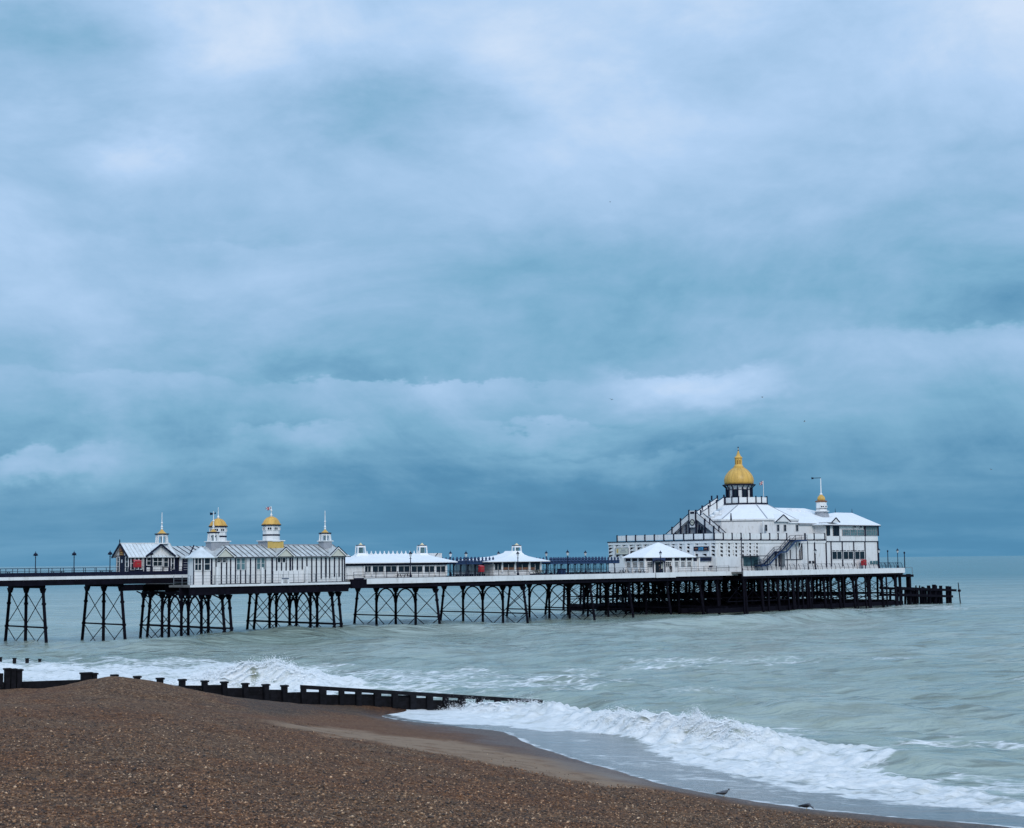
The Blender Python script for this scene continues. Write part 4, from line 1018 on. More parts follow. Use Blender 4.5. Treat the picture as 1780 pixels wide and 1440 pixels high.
# low link with dark menu wall
LK = Place('menu_hatch', W(S(307, -223.4), -223.4, ZL), PANG, 'dark serving hatch under a low ribbed roof between kiosk and white building', 'kiosk')
x1, zt = LK.on_y(346, 966.5, 0); yk = 4.0; zk = zy(LK, 322, 949.8, yk)
MB().box(0, x1, 0, yk, 0, zt - .05).build('wall', 'navy', LK.e); f = LK.fac(0, 0, 1, 0)
m = gable_slope(MB(), LK, -.2, x1 + 3, -.9, zt - .1, yk, zk); gable_slope(m, LK, -.2, x1 + 3, 2 * yk, zt, yk, zk); rf = m.build('roof', 'zinc', LK.e); seams(0, x1 + 3, -.9, zt - .1, yk, zk, 1.05, .12).build('roof_seams', 'navy', rf)
m = MB(); f.pbox(m, 311, 316, 970, 995, .01, .12); m.build('wall_panel', 'white', LK.e)
for j, y in enumerate((973, 977.5, 982, 986, 990)):
    m = MB(); f.pbox(m, 319, 330, y, y + .8, .01, .06); m.build('menu_line', 'grey', LK.e)

# ------------------------------------------------------------------ white boarded building with gold domes
DW = -205.2
B = Place('boarded_hall', W(S(367, DW, 1000), DW, ZP), PANG, 'long white boarded hall with dark battens, three small gables and gold domed turrets', 'hall')
Bf = B.fac(0, 0, 1, 0)
xe, _ = B.on_y(600.5, 990, 0); yD = 6.6
zeB = zy(B, 480, 966.6, 0); zrB = zy(B, 480, 947.6, yD / 2)
MB().box(0, xe, .02, yD, 0, zeB).build('wall', 'white', B.e)
# roof in panels
edge = [B.on_y(px, 966, 0)[0] for px in range(352, 604, 9)]
pr = B.on_y(578, 947, yD / 2)[0]
ridge0 = 1.2; bx0, bx1 = -.9, xe + .6
m = MB(); m.hip(bx0, bx1, -.55, yD + .55, zeB - .12, ridge0, pr, yD / 2, zrB - .03, .12); m.build('roof', 'zinc', B.e)
np_ = 23; th = Vector((0, yD / 2 + .55, zrB - zeB + .08))
for i in range(np_):
    a, b_ = bx0 + 3.0 + (pr - bx0 - 3.0) * i / np_, bx0 + 3.0 + (pr - bx0 - 3.0) * (i + 1) / np_
    m = MB(); gable_slope(m, B, a + .05, b_ - .05, -.57, zeB - .085, yD / 2 - .02, zrB + .0, .03); m.build('roof_panel', 'zinc', B.e)
sm_ = MB()
for i in range(np_ + 1):
    a = bx0 + 3.0 + (pr - bx0 - 3.0) * i / np_; sm_.bar((a, -.57, zeB - .04), (a, yD / 2, zrB + .05), .07, .09)
sm_.build('roof_seams', 'seam', B.e)
m = MB(); m.bar((ridge0, yD / 2, zrB + .04), (pr, yD / 2, zrB + .04), .3, .14); m.build('ridge_cap', 'grey', B.e)
m = MB(); Bf.box(m, bx0 + 1.6, bx1, .38, .62, zeB - .25, zeB - .135); m.build('gutter', 'navy', B.e)
m = MB(); Bf.box(m, -.05, xe, .03, .10, zeB - .31, zeB - .20); m.build('frieze', 'white', B.e)
# dormer gables
for pa, pc, pb, pyb, pya in ((371, 386.3, 403.5, 966, 953), (475.5, 491.7, 507, 965.6, 953), (568, 582.3, 598, 964.2, 952)):
    ua, z0 = Bf.px(pa, pyb); ub, _ = Bf.px(pb, pyb); uc, zc = Bf.px(pc, pya); z0 = zeB - .1
    g_ = MB(); g_.prism([(ua + .3, -.70, z0), (ub - .3, -.70, z0), (uc, -.70, zc - .2)], (0, .05, 0)); go = g_.build('dormer', 'cream', B.e)
    q_ = MB(); ybk = (zc - zeB) / (zrB - zeB) * (yD / 2)
    for u in (ua, ub): q_.add([(u, -.85, z0), (u, -.85, z0 - .12), (uc, -.85, zc - .12), (uc, -.85, zc), (u, .2, z0), (u, .2, z0 - .12), (uc, ybk + .3, zc - .12), (uc, ybk + .3, zc)], [(0, 1, 2, 3), (7, 6, 5, 4), (0, 3, 7, 4), (1, 5, 6, 2), (0, 4, 5, 1), (3, 2, 6, 7)])
    q_.build('dormer_roof', 'zinc', go)
    q_ = MB()
    for u in (ua, ub): q_.bar((u, -.88, z0 - .02), (uc, -.88, zc - .02), .06, .18)
    q_.build('barge_board', 'white', go)
    q_ = MB()
    for u in (ua, ub): q_.bar((u, -.90, z0 + .14), (uc, -.90, zc + .14), .08, .12)
    q_.build('barge_trim', 'navy', go)
# boarded front: battens and panels
bat = [(367.3, 1015), (375, 1015), (384.5, 1015), (393.5, 1015), (400.5, 1015), (409, 1014), (417.8, 1015), (426.5, 1014), (435, 1015), (444, 1014), (452.5, 986), (461, 1014), (472.5, 1014), (480.5, 992), (489, 992), (497, 992), (504, 992), (508, 991), (516.5, 991), (525, 990), (533, 1007), (541.5, 1011), (549.5, 1011), (558, 1006), (566, 1004), (572.5, 1005), (581, 1003), (589, 1003), (594.5, 1010), (598.5, 1010)]
for i, (px, pb) in enumerate(bat):
    wd = .8 if px not in (367.3, 472.5, 566, 504) else 1.3
    u0, _ = Bf.px(px - wd, 990); u1, _ = Bf.px(px + wd, 990); _, z0 = Bf.px(px, pb); m = MB(); Bf.box(m, u0, u1, -.03, .13, max(.12, z0), zeB - .315); m.build('batten', 'navy', B.e)
pm_wall = mat('white_board', (.76, .77, .77), .55, .07, .9, streak=True, dirt=(.48, .50, .50), dirt_amt=.5)
for (a, _), (b_, _) in zip(bat[:-1], bat[1:]):
    u0, _ = Bf.px(a + .9, 990); u1, _ = Bf.px(b_ - .9, 990); hs_ = [.10, 1.25, 2.45, 3.4, zeB - .32]
    for z0, z1 in zip(hs_[:-1], hs_[1:]):
        if z1 > z0 + .05: m = MB(); Bf.box(m, u0 + .01, u1 - .01, -.015, .035 + random.uniform(0, .02), z0 + .02, z1 - .02); m.build('wall_panel', pm_wall, B.e)
m = MB(); Bf.pbox(m, 474, 526, 992.5, 1014, .08, .22); hb = m.build('hoarding', 'white', B.e)
for i in range(1, 6):
    m = MB(); px = 474 + 52 * i / 6; Bf.pbox(m, px - .25, px + .25, 993, 1013.5, .221, .24); m.build('joint', 'grey', hb)
for a, b_, t, bt, nx, ny, pmx in ((376.5, 383.5, 969.5, 978, 1, 2, 'glass'), (386, 392.5, 969.5, 978, 1, 2, 'glass'), (410.5, 417, 969, 991, 1, 2, 'glass_pale'), (419, 425.5, 969, 991, 1, 2, 'glass_pale'), (445.5, 452, 969, 990, 1, 2, 'glass_pale'), (453.5, 460, 969, 990, 1, 2, 'glass_pale'), (481.5, 487.5, 969.5, 978, 1, 1, 'glass'), (490, 496, 969.5, 978, 1, 1, 'glass')):
    Bf.window(a, b_, t, bt, nx, ny, pm=pmx, bar=.035)
for px, t in ((373, 986), (451.5, 986.5), (528.5, 985)):
    u, _ = Bf.px(px, 1000); _, z = Bf.px(px, t); m = MB(); Bf.box(m, u - .16, u + .16, .5, .8, 0, z); m.build('pale_post', 'white', B.e)
m = MB(); Bf.box(m, -.1, xe + .1, .03, .3, .0, .10); m.build('plinth', 'navy', B.e)
# octagonal corner bay
bxm, _ = B.on_y(349.5, 990, 1.6); by_ = 1.6; br_ = 1.75
m = MB(); m.lathe((bxm, by_, 0), [(br_, 0), (br_, zeB - .1)], 8, math.pi / 8); bay = m.build('corner_bay', 'white', B.e)
zbt = zy(B, 348, 951.5, by_); m = MB(); m.lathe((bxm, by_, 0), [(br_ + .6, zeB - .24), (br_ + .6, zeB - .12), (1.0, zeB + .75), (.08, zbt)], 8, math.pi / 8); m.build('bay_roof', 'pale_zinc', bay)
ap = br_ * math.cos(math.pi / 8); sd_ = br_ * math.sin(math.pi / 8)
for k, an in enumerate((-135, -90, -45)):
    a = math.radians(an); nx_, ny_ = math.cos(a), math.sin(a); ux, uy = -ny_, nx_
    f = Fac(B, bxm + nx_ * ap, by_ + ny_ * ap, ux, uy)
    zq0, zq1 = zy(B, 349, 992, .4), zy(B, 349, 969.5, .4)
    f.window(0, 0, 0, 0, 2 if k != 1 else 1, 2, bar=.06, u=(-sd_ * .75, sd_ * .75, zq0, zq1))
    for e_ in (-1, 1):
        m = MB(); f.box(m, e_ * sd_ - .07, e_ * sd_ + .07, -.02, .10, .1, zeB - .25); m.build('batten', 'navy', B.e)
m = MB(); m.bar((bxm - 1.9, by_ + .4, zeB - .1), (bxm - .2, yD / 2, zrB - .05), .12, .2); m.build('hip_trim', 'navy', B.e)
# turrets
yr_ = yD / 2
def block(pl, px0, pxc, px1, pyt, pyb, y, nearmat, leftmat='grey'):
    """square block under a turret: landward face px0..pxc, front face pxc..px1"""
    xa, zt = pl.on_y(pxc, pyt, y); xb, _ = pl.on_y(px1, pyt, y); _, zb = pl.on_y(pxc, pyb, y)
    d = pl.on_x(px0, (pyt + pyb) / 2, xa)[0] - y
    o = MB().box(xa, xb, y, y + d, zb - 1.2, zt).build('turret_block', leftmat, pl.e)
    f = pl.fac(xa, y, 1, 0); m = MB(); f.box(m, .02, xb - xa - .02, .005, .03, zb - 1.0, zt - .02); m.build('block_face', nearmat, o)
    m = MB(); m.box(xa - .18, xb + .18, y - .18, y + d + .18, zt + .002, zt + .14); m.build('cornice', 'white', o)
    return (xa + xb) / 2, y + d / 2
def drumwin(pl, px, y, half, k, zz0, zz1, band, sides=8, rot=math.pi / 8):
    x = pl.on_y(px, 930, y)[0]; r = half * k; ap = r * math.cos(math.pi / sides); sd_ = r * math.sin(math.pi / sides)
    for i in range(sides):
        a = 2 * math.pi * (i + .5) / sides + rot; n_ = (math.cos(a), math.sin(a))
        if (pl.world(x + n_[0], y + n_[1], 0) - pl.world(x, y, 0)).y > .35: continue
        f = Fac(pl, x + n_[0] * ap, y + n_[1] * ap, -n_[1], n_[0])
        f.window(0, 0, 0, 0, 2, 1, bar=.05, u=(-sd_ * .70, sd_ * .70, zz0, zz1))
    m = MB(); m.lathe((x, y, 0), [(r * 1.045, band - .12), (r * 1.06, band), (r * 1.045, band + .12)], sides, rot); m.build('band', 'navy', pl.e)
for px, yy, top, ev, bot, half, rp, pole, ball, blk, nm in (
        (471.6, yr_ + .2, 899, 914, 940.5, 14.6, [(16.9, 914.5), (14.6, 910), (12.6, 905.5), (8.5, 901), (3.0, 898.6), (.6, 897.8)], 880.5, 887.5, (448.5, 465, 493, 941, 957), 'yellow'),
        (379.2, yr_ + 4.4, 903, 916.5, 941.5, 14.4, [(16.2, 917), (14, 912.5), (12, 908), (8, 904), (3.0, 902), (.6, 901.3)], 882, None, (361, 371, 399, 942, 951), 'grey')):
    x, k, Zp = cupola(B, px, yy, (top, ev, bot), half, rp, style='drum', pole=pole, ball=ball, dome=True)
    drumwin(B, px, yy, half * 1.0, k, Zp(ev + 8), Zp(ev + 2.8), Zp(ev + 16.5))
    d = (blk[2] - blk[0]) * k
    block(B, blk[0], blk[1], blk[2], blk[3], blk[4], yy - half * k * 1.02, nm)
cupola(B, 371, 2.4, (919.5, 926.8, 941.5), 8.6, [(11.0, 927.4), (6.5, 924.8), (2.6, 921.5), (1.0, 918)], pole=889, ball=906, pole_r=.09)
block(B, 357.5, 367.2, 384, 942.5, 957, 1.5, 'grey')
xw, zw = B.on_y(371, 893.5, 2.4); m = MB(); m.bar((xw - .55, 2.4, zw), (xw + .35, 2.4, zw + .1), .05, .07); m.prism([(xw - .55, 2.37, zw - .22), (xw - .1, 2.37, zw - .12), (xw - .2, 2.37, zw + .16), (xw - .6, 2.37, zw + .2)], (0, .06, 0)); m.prism([(xw + .2, 2.37, zw - .08), (xw + .42, 2.37, zw), (xw + .36, 2.37, zw + .3)], (0, .06, 0)); m.build('weather_vane', 'navy', B.e)
cupola(B, 565, 2.6, (920, 928, 940.5), 9.0, [(11.2, 928.5), (6.6, 926), (2.6, 922.6), (1.0, 919.5)], pole=888, ball=907, pole_r=.09)
block(B, 553.5, 562.5, 577, 941.5, 954, 1.7, 'grey')
flag(470.9, 881, 886.8, 9.2, B, yr_ + .2, 'union flag flying above the middle gold dome of the boarded hall')
# notice board on the platform railing
NB = Place('notice_board', W(S(489, -203.0), -203.0, ZP), PANG, 'white notice board with blue heading fixed to the thin grey railing', 'sign')
f = NB.fac(0, 0, 1, 0); m = MB(); f.pbox(m, 489, 502.5, 1004.5, 1016.5, .0, .05); bd = m.build('board', 'white', NB.e)
m = MB(); f.pbox(m, 489.6, 501.8, 1005.1, 1006.9, .054, .06); m.build('heading', 'blue', bd)
for y in (1008, 1009.8, 1011.6, 1013.2): m = MB(); w_ = random.uniform(0, 2); f.pbox(m, 491 + w_, 501 - w_, y, y + .75, .054, .06); m.build('print_line', 'navy', bd)

# ------------------------------------------------------------------ long low white building
C = Place('low_arcade', W(S(601, -221), -221, ZM), PANG, 'long low white building with spiky roof crest and two white roof lanterns', 'arcade')
Cf = C.fac(0, 0, 1, 0); xc1, _ = C.on_y(776, 985, 0); yC = 13.0
zE = zy(C, 700, 977.5, -1.0); zF = zy(C, 700, 982.8, -.1)
MB().box(0, xc1, .03, yC, 0, zE - .1).build('wall', 'white', C.e)
xl, _ = C.on_y(599, 977, -1.0); xr, _ = C.on_y(795.5, 976, -1.0); r0, zR = C.on_y(634, 964.2, yC / 2); r1, _ = C.on_y(738, 963, yC / 2)
m = MB(); m.hip(xl, xr, -1.0, yC + 1, zE, r0, r1, yC / 2, zR, .15); m.build('roof', 'white_roof', C.e)
m = MB(); Cf.box(m, .0, xc1, .035, .30, zF, zE - .16); m.build('fascia_band', 'navy', C.e)
for i in range(14):
    x = r0 + (r1 - r0) * (i + .5) / 14; m = MB(); m.prism([(x - .45, yC / 2 - .08, zR - .02), (x + .45, yC / 2 - .08, zR - .02), (x + .12, yC / 2 - .08, zR + .22), (x, yC / 2 - .08, zR + .62), (x - .12, yC / 2 - .08, zR + .22)], (0, .16, 0)); m.build('crest_spike', 'white', C.e)
for px in (626.6, 733.5):
    x, k, Zp = cupola(C, px, yC / 2, (944.5, 949.2, 962), 8.6, [(8.4, 949.7), (5.2, 948.2), (2.2, 945.8), (.5, 944)], mats=('cream_gold', 'white'), sides=4, rot=math.pi / 4 - .32, core=.55)
    m = MB(); m.lathe((x, yC / 2, 0), [(17 * k, Zp(967.5)), (12.5 * k, Zp(964.5)), (10.6 * k, Zp(962.2))], 4, math.pi / 4 - .32); m.build('turret_skirt', 'white_roof', C.e)
xa, zt = C.on_y(746, 962, yC / 2); xb, zb2 = C.on_y(767, 972, yC / 2); MB().box(xa, xb, yC / 2 - .2, yC / 2 + 4, zb2 - 1.0, zt).build('plant_box', 'white', C.e)
m = MB(); m.bar((xa + .8, yC / 2 - .25, zt - .9), (xb - 1, yC / 2 - .25, zt), .10, .10); m.build('stay', 'navy', C.e)
m = MB(); Cf.pbox(m, 601.5, 629, 984, 1000, .04, .12); m.build('wall_panel', 'white', C.e)
wins = [632, 645.5, 668, 690.5, 713, 735.5, 756, 775]
for a, b_ in zip(wins[:-1], wins[1:]): Cf.window(a + 1.3, b_ - 1.3, 984, 995.3, 2, 1, bar=.05)
for a in wins: m = MB(); Cf.pbox(m, a - 1.1, a + 1.1, 983, 1001, .04, .22); m.build('pilaster', 'white', C.e)

# ------------------------------------------------------------------ small swept-roof kiosk
D = Place('swept_kiosk', W(S(858, -221), -221, ZM), PANG, 'small white kiosk with swept pagoda roof and single square lantern', 'kiosk')
Df = D.fac(0, 0, 1, 0); xd, _ = D.on_y(939, 985, 0); yd = 11.5
zE = zy(D, 900, 975.6, -1.2)
MB().box(0, xd, .03, yd, 0, zE - .1).build('wall', 'white', D.e)
xl, _ = D.on_y(848.5, 975.5, -1.3); xr, _ = D.on_y(956.5, 974.5, -1.3)
xk, k = D.on_y(898, 955, yd / 2)[0], (D.world(10, yd / 2, 0) - CAM).dot(F_) / FPX
Zp = lambda py: zy(D, 898, py, yd / 2)
m = MB(); prof = [(1.0, zE), (.62, Zp(971)), (.36, Zp(967.5)), (.24, Zp(964.5)), (.17, Zp(961.0)), (.15, Zp(958))]
ring = []
for f_, z in [(1.0, zE - .14)] + prof:
    cx0 = xk + (xl - xk) * f_; cx1 = xk + (xr - xk) * f_; cy0 = yd / 2 + (-1.3 - yd / 2) * f_; cy1 = yd / 2 + (yd + 1.3 - yd / 2) * f_
    ring.append([(cx0, cy0, z), (cx1, cy0, z), (cx1, cy1, z), (cx0, cy1, z)])
vs = [p for r_ in ring for p in r_]; fs = [(3, 2, 1, 0)]
for i in range(len(ring) - 1):
    for j in range(4): fs.append((i * 4 + j, i * 4 + (j + 1) % 4, i * 4 + 4 + (j + 1) % 4, i * 4 + 4 + j))
fs.append(tuple(len(vs) - 4 + j for j in range(4))); m.add(vs, fs); m.build('roof', 'white_roof', D.e)
cupola(D, 898, yd / 2, (945, 949.3, 962), 7.6, [(8.0, 949.6), (4.6, 948), (2, 946), (.5, 944.6)], mats=('cream_gold', 'white'), sides=4, rot=math.pi / 4 - .25, core=.55)
m = MB(); Df.box(m, .1, xd - .1, .035, .16, zE - .55, zE - .16); m.build('fascia_band', 'navy', D.e)
for a, b_ in ((859, 871), (873, 893.5), (896, 918), (921, 938)): Df.window(a, b_, 979, 991.8, 2, 1, bar=.05)
for a, b_ in ((874, 882.5), (884, 893), (897, 906), (908, 917.5), (922, 929)):
    m = MB(); Df.pbox(m, a, b_, 986.5, 991, .065, .10); m.build('seat_back', 'wood_brown', D.e)
for a in (872, 894.7, 919.5, 939): m = MB(); Df.pbox(m, a - 1.1, a + 1.1, 977, 995, .04, .24); m.build('pilaster', 'white', D.e)

# ------------------------------------------------------------------ blue glazed shelters
def shelter(pa, pb, w, label, topy, doors=False):
    pl = Place('wind_shelter', W(S(pa, w), w, ZM), PANG, label, 'shelter', 'blue glazed shelters along the middle of the pier')
    x1, zt = pl.on_y(pb, topy, 0); n = max(4, int(round(x1 / 1.75)))
    rf = MB().box(-.3, x1 + .3, -1.0, 3.2, zt - .22, zt).build('canopy', 'blue', pl.e)
    for y in (-1.02, 3.2):
        m = MB(); m.box(-.35, x1 + .35, y - .03, y + .05, zt - .42, zt + .10); m.build('valance', 'blue', pl.e)
    sp = None
    for i in range(n * 2 + 1):
        x = x1 * i / (n * 2)
        for y in (-1.0, 3.2):
            if sp is None:
                q_ = MB(); q_.lathe((0, 0, 0), [(.34, .0), (.30, .16), (.12, .28), (.24, .42), (.16, .6), (.03, .85)], 5); so = q_.build('finial', 'blue', pl.e); sp = so.data
            else: so = bpy.data.objects.new('finial', sp); COL.objects.link(so); so.parent = pl.e
            so.location = (x, y, zt + .10)
    f = pl.fac(0, 0, 1, 0); f2 = pl.fac(0, 2.2, 1, 0)
    for i in range(n + 1):
        x = x1 * i / n
        for y in (0, 2.2): m = MB(); m.tube((x, y, 0), (x, y, zt - .22), .075, n=6); m.build('post', 'navy', pl.e)
        if i < n:
            for s_ in (0, 1):                       # arched bracket
                m = MB(); xa = x if s_ == 0 else x + x1 / n; d = 1 if s_ == 0 else -1
                m.bar((xa, 0, zt - .75), (xa + d * .42, 0, zt - .26), .07, .09); m.build('bracket', 'navy', pl.e)
            m = MB(); f2.box(m, x + .1, x + x1 / n - .1, -.02, .02, .95, zt - .45); m.build('pane', 'clear', pl.e)
            m = MB(); f2.box(m, x + .08, x + x1 / n - .08, -.03, .03, .86, .94); f2.box(m, x + .08, x + x1 / n - .08, -.03, .03, .08, .16); m.build('rail', 'navy', pl.e)
            m = MB(); m.tube((x + x1 / n / 2, 2.2, .1), (x + x1 / n / 2, 2.2, zt - .3), .045, n=5); m.build('mullion', 'navy', pl.e)
            m = MB(); m.box(x + .15, x + x1 / n - .15, .9, 1.35, .40, .48); m.box(x + .2, x + .28, .95, 1.3, 0, .4); m.box(x + x1 / n - .28, x + x1 / n - .2, .95, 1.3, 0, .4); m.build('bench_seat', 'navy', pl.e)
    return pl
shelter(789, 851, -222.4, 'dark blue open shelter between the long white roof and the swept kiosk', 976.8)
shelter(953, 1068, -222.8, 'long dark blue open shelter between the swept kiosk and the pier-head pub', 975.8)

# ------------------------------------------------------------------ pub with pyramid roof
U = Place('round_pub', W(S(1146, -221.2), -221.2, ZM), PANG, 'white octagonal pub with pyramid roof and small paned windows on the pier head', 'pub')
# plan: octagon facing the viewer
yaw = -PANG - .07                                     # local direction that faces the viewer
Uc = Vector((0, 0, 0)); k = (U.world(0, 0, 0) - CAM).dot(F_) / FPX
ra = 58 * k; tw = Vector((math.sin(yaw), -math.cos(yaw), 0))   # towards viewer, local
ctr = Vector((0, 0, 0)) - tw * (ra * .96); ctr.z = 0
NS = 8; Rv = ra / math.cos(math.pi / NS); a0 = math.atan2(tw.y, tw.x)
ZpU = lambda py: (CAM + ray(1146, py) * ((U.world(0, 0, 0) - CAM).dot(F_) / FPX)).z - U.loc.z
zE = ZpU(968.6); zA = (CAM + ray(1146, 943.5) * ((U.world(ctr.x, ctr.y, 0) - CAM).dot(F_) / FPX)).z - U.loc.z
m = MB(); m.lathe((ctr.x, ctr.y, 0), [(Rv, 0), (Rv, zE - .1)], NS, a0 + math.pi / NS); m.build('wall', 'white', U.e)
m = MB(); m.lathe((ctr.x, ctr.y, 0), [(Rv + .9, zE - .14), (Rv + .9, zE), (.25, zA)], NS, a0 + math.pi / NS); m.build('roof', 'white_roof', U.e)
fU = {}
for i in (-2, -1, 0, 1, 2):
    a = a0 + i * 2 * math.pi / NS; nx_, ny_ = math.cos(a), math.sin(a); hw = Rv * math.sin(math.pi / NS)
    f = Fac(U, ctr.x + nx_ * ra, ctr.y + ny_ * ra, -ny_, nx_); fU[i] = f
    zs0, zs1 = ZpU(975.2), ZpU(970.2); zw0, zw1 = ZpU(985.8), ZpU(977)
    nb = 3 if i != 0 else 3
    for j in range(nb):
        u0 = -hw + 2 * hw * j / nb; u1 = -hw + 2 * hw * (j + 1) / nb
        m = MB(); f.box(m, u0 + .22, u1 - .22, .01, .12, zs0, zs1); m.build('sign_band', 'navy', U.e)
        if not (i == 0 and j == 1): f.window(0, 0, 0, 0, 3, 3, bar=.035, u=(u0 + .38, u1 - .38, zw0, zw1))
    for j in range(nb + 1):
        u = -hw + 2 * hw * j / nb; m = MB(); f.box(m, u - .16, u + .16, .005, .26, 0, zs1 + .35); m.build('pilaster', 'white', U.e)
f = fU[0]
u0, u1, z0, z1 = f.rect(1134.5, 1156.5, 970.5, 994)
m = MB(); f.box(m, u0, u1, .30, 1.3, ZpU(975.4), ZpU(970.2)); po = m.build('porch', 'blue', U.e)
for u in (u0 + .12, u1 - .12): q_ = MB(); f.box(q_, u - .12, u + .12, 1.05, 1.29, 0, ZpU(975.4)); q_.build('porch_post', 'navy', po)
q_ = MB(); pv = None
for i in range(9):
    an = math.pi * i / 8; v = f.P((u0 + u1) / 2 - math.cos(an) * (u1 - u0) * .44, 1.31, ZpU(978.5) + math.sin(an) * .55)
    if pv: q_.bar(pv, v, .1, .22)
    pv = v
q_.build('porch_arch', 'navy', po)
m = MB(); f.box(m, -.9, .9, .01, .1, 0, 2.2); m.build('door', 'glass', U.e)
m = MB(); f.box(m, .25, .85, .12, .16, .9, 1.9); m.build('door_poster', 'cream', U.e)
# extension with the dark blue fascia board
ux0, _ = PW(1203, 985, -221.6)[0], 0; E = Place('sign_bar', W(S(1204, -220.6), -220.6, ZM), PANG, 'flat roofed white snack bar with dark blue sign band beside the pyramid roofed pub', 'snack bar')
Ef = E.fac(0, 0, 1, 0); xE_, zt = E.on_y(1245, 968.3, 0)
MB().box(.1, xE_, .02, 6, 0, zt - .05).build('wall', 'white', E.e)
MB().box(0, xE_ + .15, -.5, 6, zt - .04, zt + .1).build('roof', 'grey', E.e)
m = MB(); Ef.pbox(m, 1215, 1244.5, 969.5, 975.2, .03, .35); sb = m.build('sign_band', 'blue', E.e)
m = MB(); Ef.pbox(m, 1216.5, 1239, 970.6, 974.2, .351, .37); m.build('sign_panel', 'navy', sb)
m = MB(); Ef.pbox(m, 1240, 1243.6, 970.5, 974.3, .351, .38); m.build('emblem', 'screen', sb)
m = MB(); Ef.pbox(m, 1213, 1215, 966, 990, .03, .3); m.build('pilaster', 'white', E.e)
m = MB(); Ef.pbox(m, 1229, 1233, 983.5, 986.5, .5, .9); m.build('counter_box', 'navy', E.e)
# lettered board on the right side of the pub
SB = Place('lettered_sign', W(S(1180, -219.4), -219.4, ZM), PANG, 'dark sign board with white letters under the right eave of the pub', 'sign')
f = SB.fac(0, 0, 1, 0); m = MB(); f.pbox(m, 1179.5, 1211, 970, 976, 0, .12); bd = m.build('board', 'navy', SB.e)
ztext(f, 1181, 1196.5, 971, 975, 'SOSOS', 'white', bd, .125, 'letters', .01)
m = MB(); f.pbox(m, 1179.5, 1180.3, 976, 994, 0, .1); f.pbox(m, 1210.2, 1211, 976, 994, 0, .1); m.build('board_post', 'white', SB.e)
# ------------------------------------------------------------------ domed pavilion on the pier head
WV = -219.0
V = Place('domed_pavilion', W(S(1245, WV), WV, ZM), PANG, 'large white pavilion with big gold dome, roof terraces and a hipped end block', 'pavilion')
Fs = V.fac(0, 0, 1, 0); Ff = V.fac(0, 0, 0, -1)
def zd(px, py, depth): return (CAM + ray(px, py) * (depth / FPX)).z - V.loc.z
def dep(x, y): return (V.world(x, y, 0) - CAM).dot(F_)
_oy, _ox, _fp = V.on_y, V.on_x, Fac.px            # all Place frames already return z above the thing's base
yL = V.on_x(1058, 965, 0)[0]; yc = yL / 2
zT = V.on_y(1245, 938, 0)[1]
xE0 = V.on_y(1436, 960, 0)[0]; xE1 = V.on_y(1525.5, 960, 0)[0]
MB().box(.03, xE0 - .01, .03, yL, 0, zT - .2).build('base_wall', 'white', V.e)
m = MB(); m.box(-.25, xE0 - .02, -.25, yL + .2, zT - .199, zT).build('terrace_deck', 'navy', V.e)
m = MB(); Ff.box(m, -yL, 0, -.02, .14, zT - .75, zT - .201); Fs.box(m, -.13, xE0 - .02, -.02, .13, zT - .74, zT - .2015); m.build('cornice', 'white', V.e)
# pierced concrete screen: wedge shaped openings
tri = MB()
def wedge(f, pa, pb, pt, pbm, left):
    u0, u1, z0, z1 = f.rect(pa, pb, pt, pbm)
    pts = [(u0, z1), (u1, z1), (u0, z0)] if left else [(u0, z1), (u1, z1), (u1, z0)]
    v = [f.P(u, .025, z) for u, z in pts] + [f.P(u, -.30, z) for u, z in pts]
    tri.add(v, [(0, 1, 2), (5, 4, 3), (0, 3, 4, 1), (1, 4, 5, 2), (2, 5, 3, 0)])
lefts = [1058.8, 1071.3, 1083.7, 1095.8, 1108.4, 1121, 1133.7]
for j in range(4):
    for p_ in lefts: wedge(Ff, p_, p_ + 7, 946.4 - (p_ - 1058) * .018 + j * 6.2, 950.7 - (p_ - 1058) * .018 + j * 6.2, True)
    for e_ in (1158.4, 1172, 1184.8, 1198.3, 1213, 1228, 1242.3):
        if 1206 < e_ < 1232 and j in (1, 2): continue
        wedge(Ff, e_ - 7.6, e_, 944.4 - (e_ - 1150) * .015 + j * 6.6, 948.9 - (e_ - 1150) * .015 + j * 6.6, False)
    for e_ in (1256.3, 1268.7, 1281, 1292.8, 1305.2, 1317): wedge(Fs, e_ - 7.2, e_, 943.2 + j * 6.8, 947.6 + j * 6.8, False)
tri.build('screen_openings', 'iron', V.e, kind='stuff')
for f, pxs_ in ((Ff, [1065.8 + 12.45 * i for i in range(7)] + [1150, 1164, 1177.5, 1191, 1205.5, 1233.5]), (Fs, [1248, 1261.5, 1274, 1286, 1298.5, 1310.5])):
    for p_ in pxs_:
        m = MB(); u, _ = f.px(p_ + 2.2, 955); _, z1 = f.px(p_, 943); _, z0 = f.px(p_, 969); f.box(m, u - .20, u + .20, .0, .13, z0, z1); m.build('screen_rib', 'white', V.e)
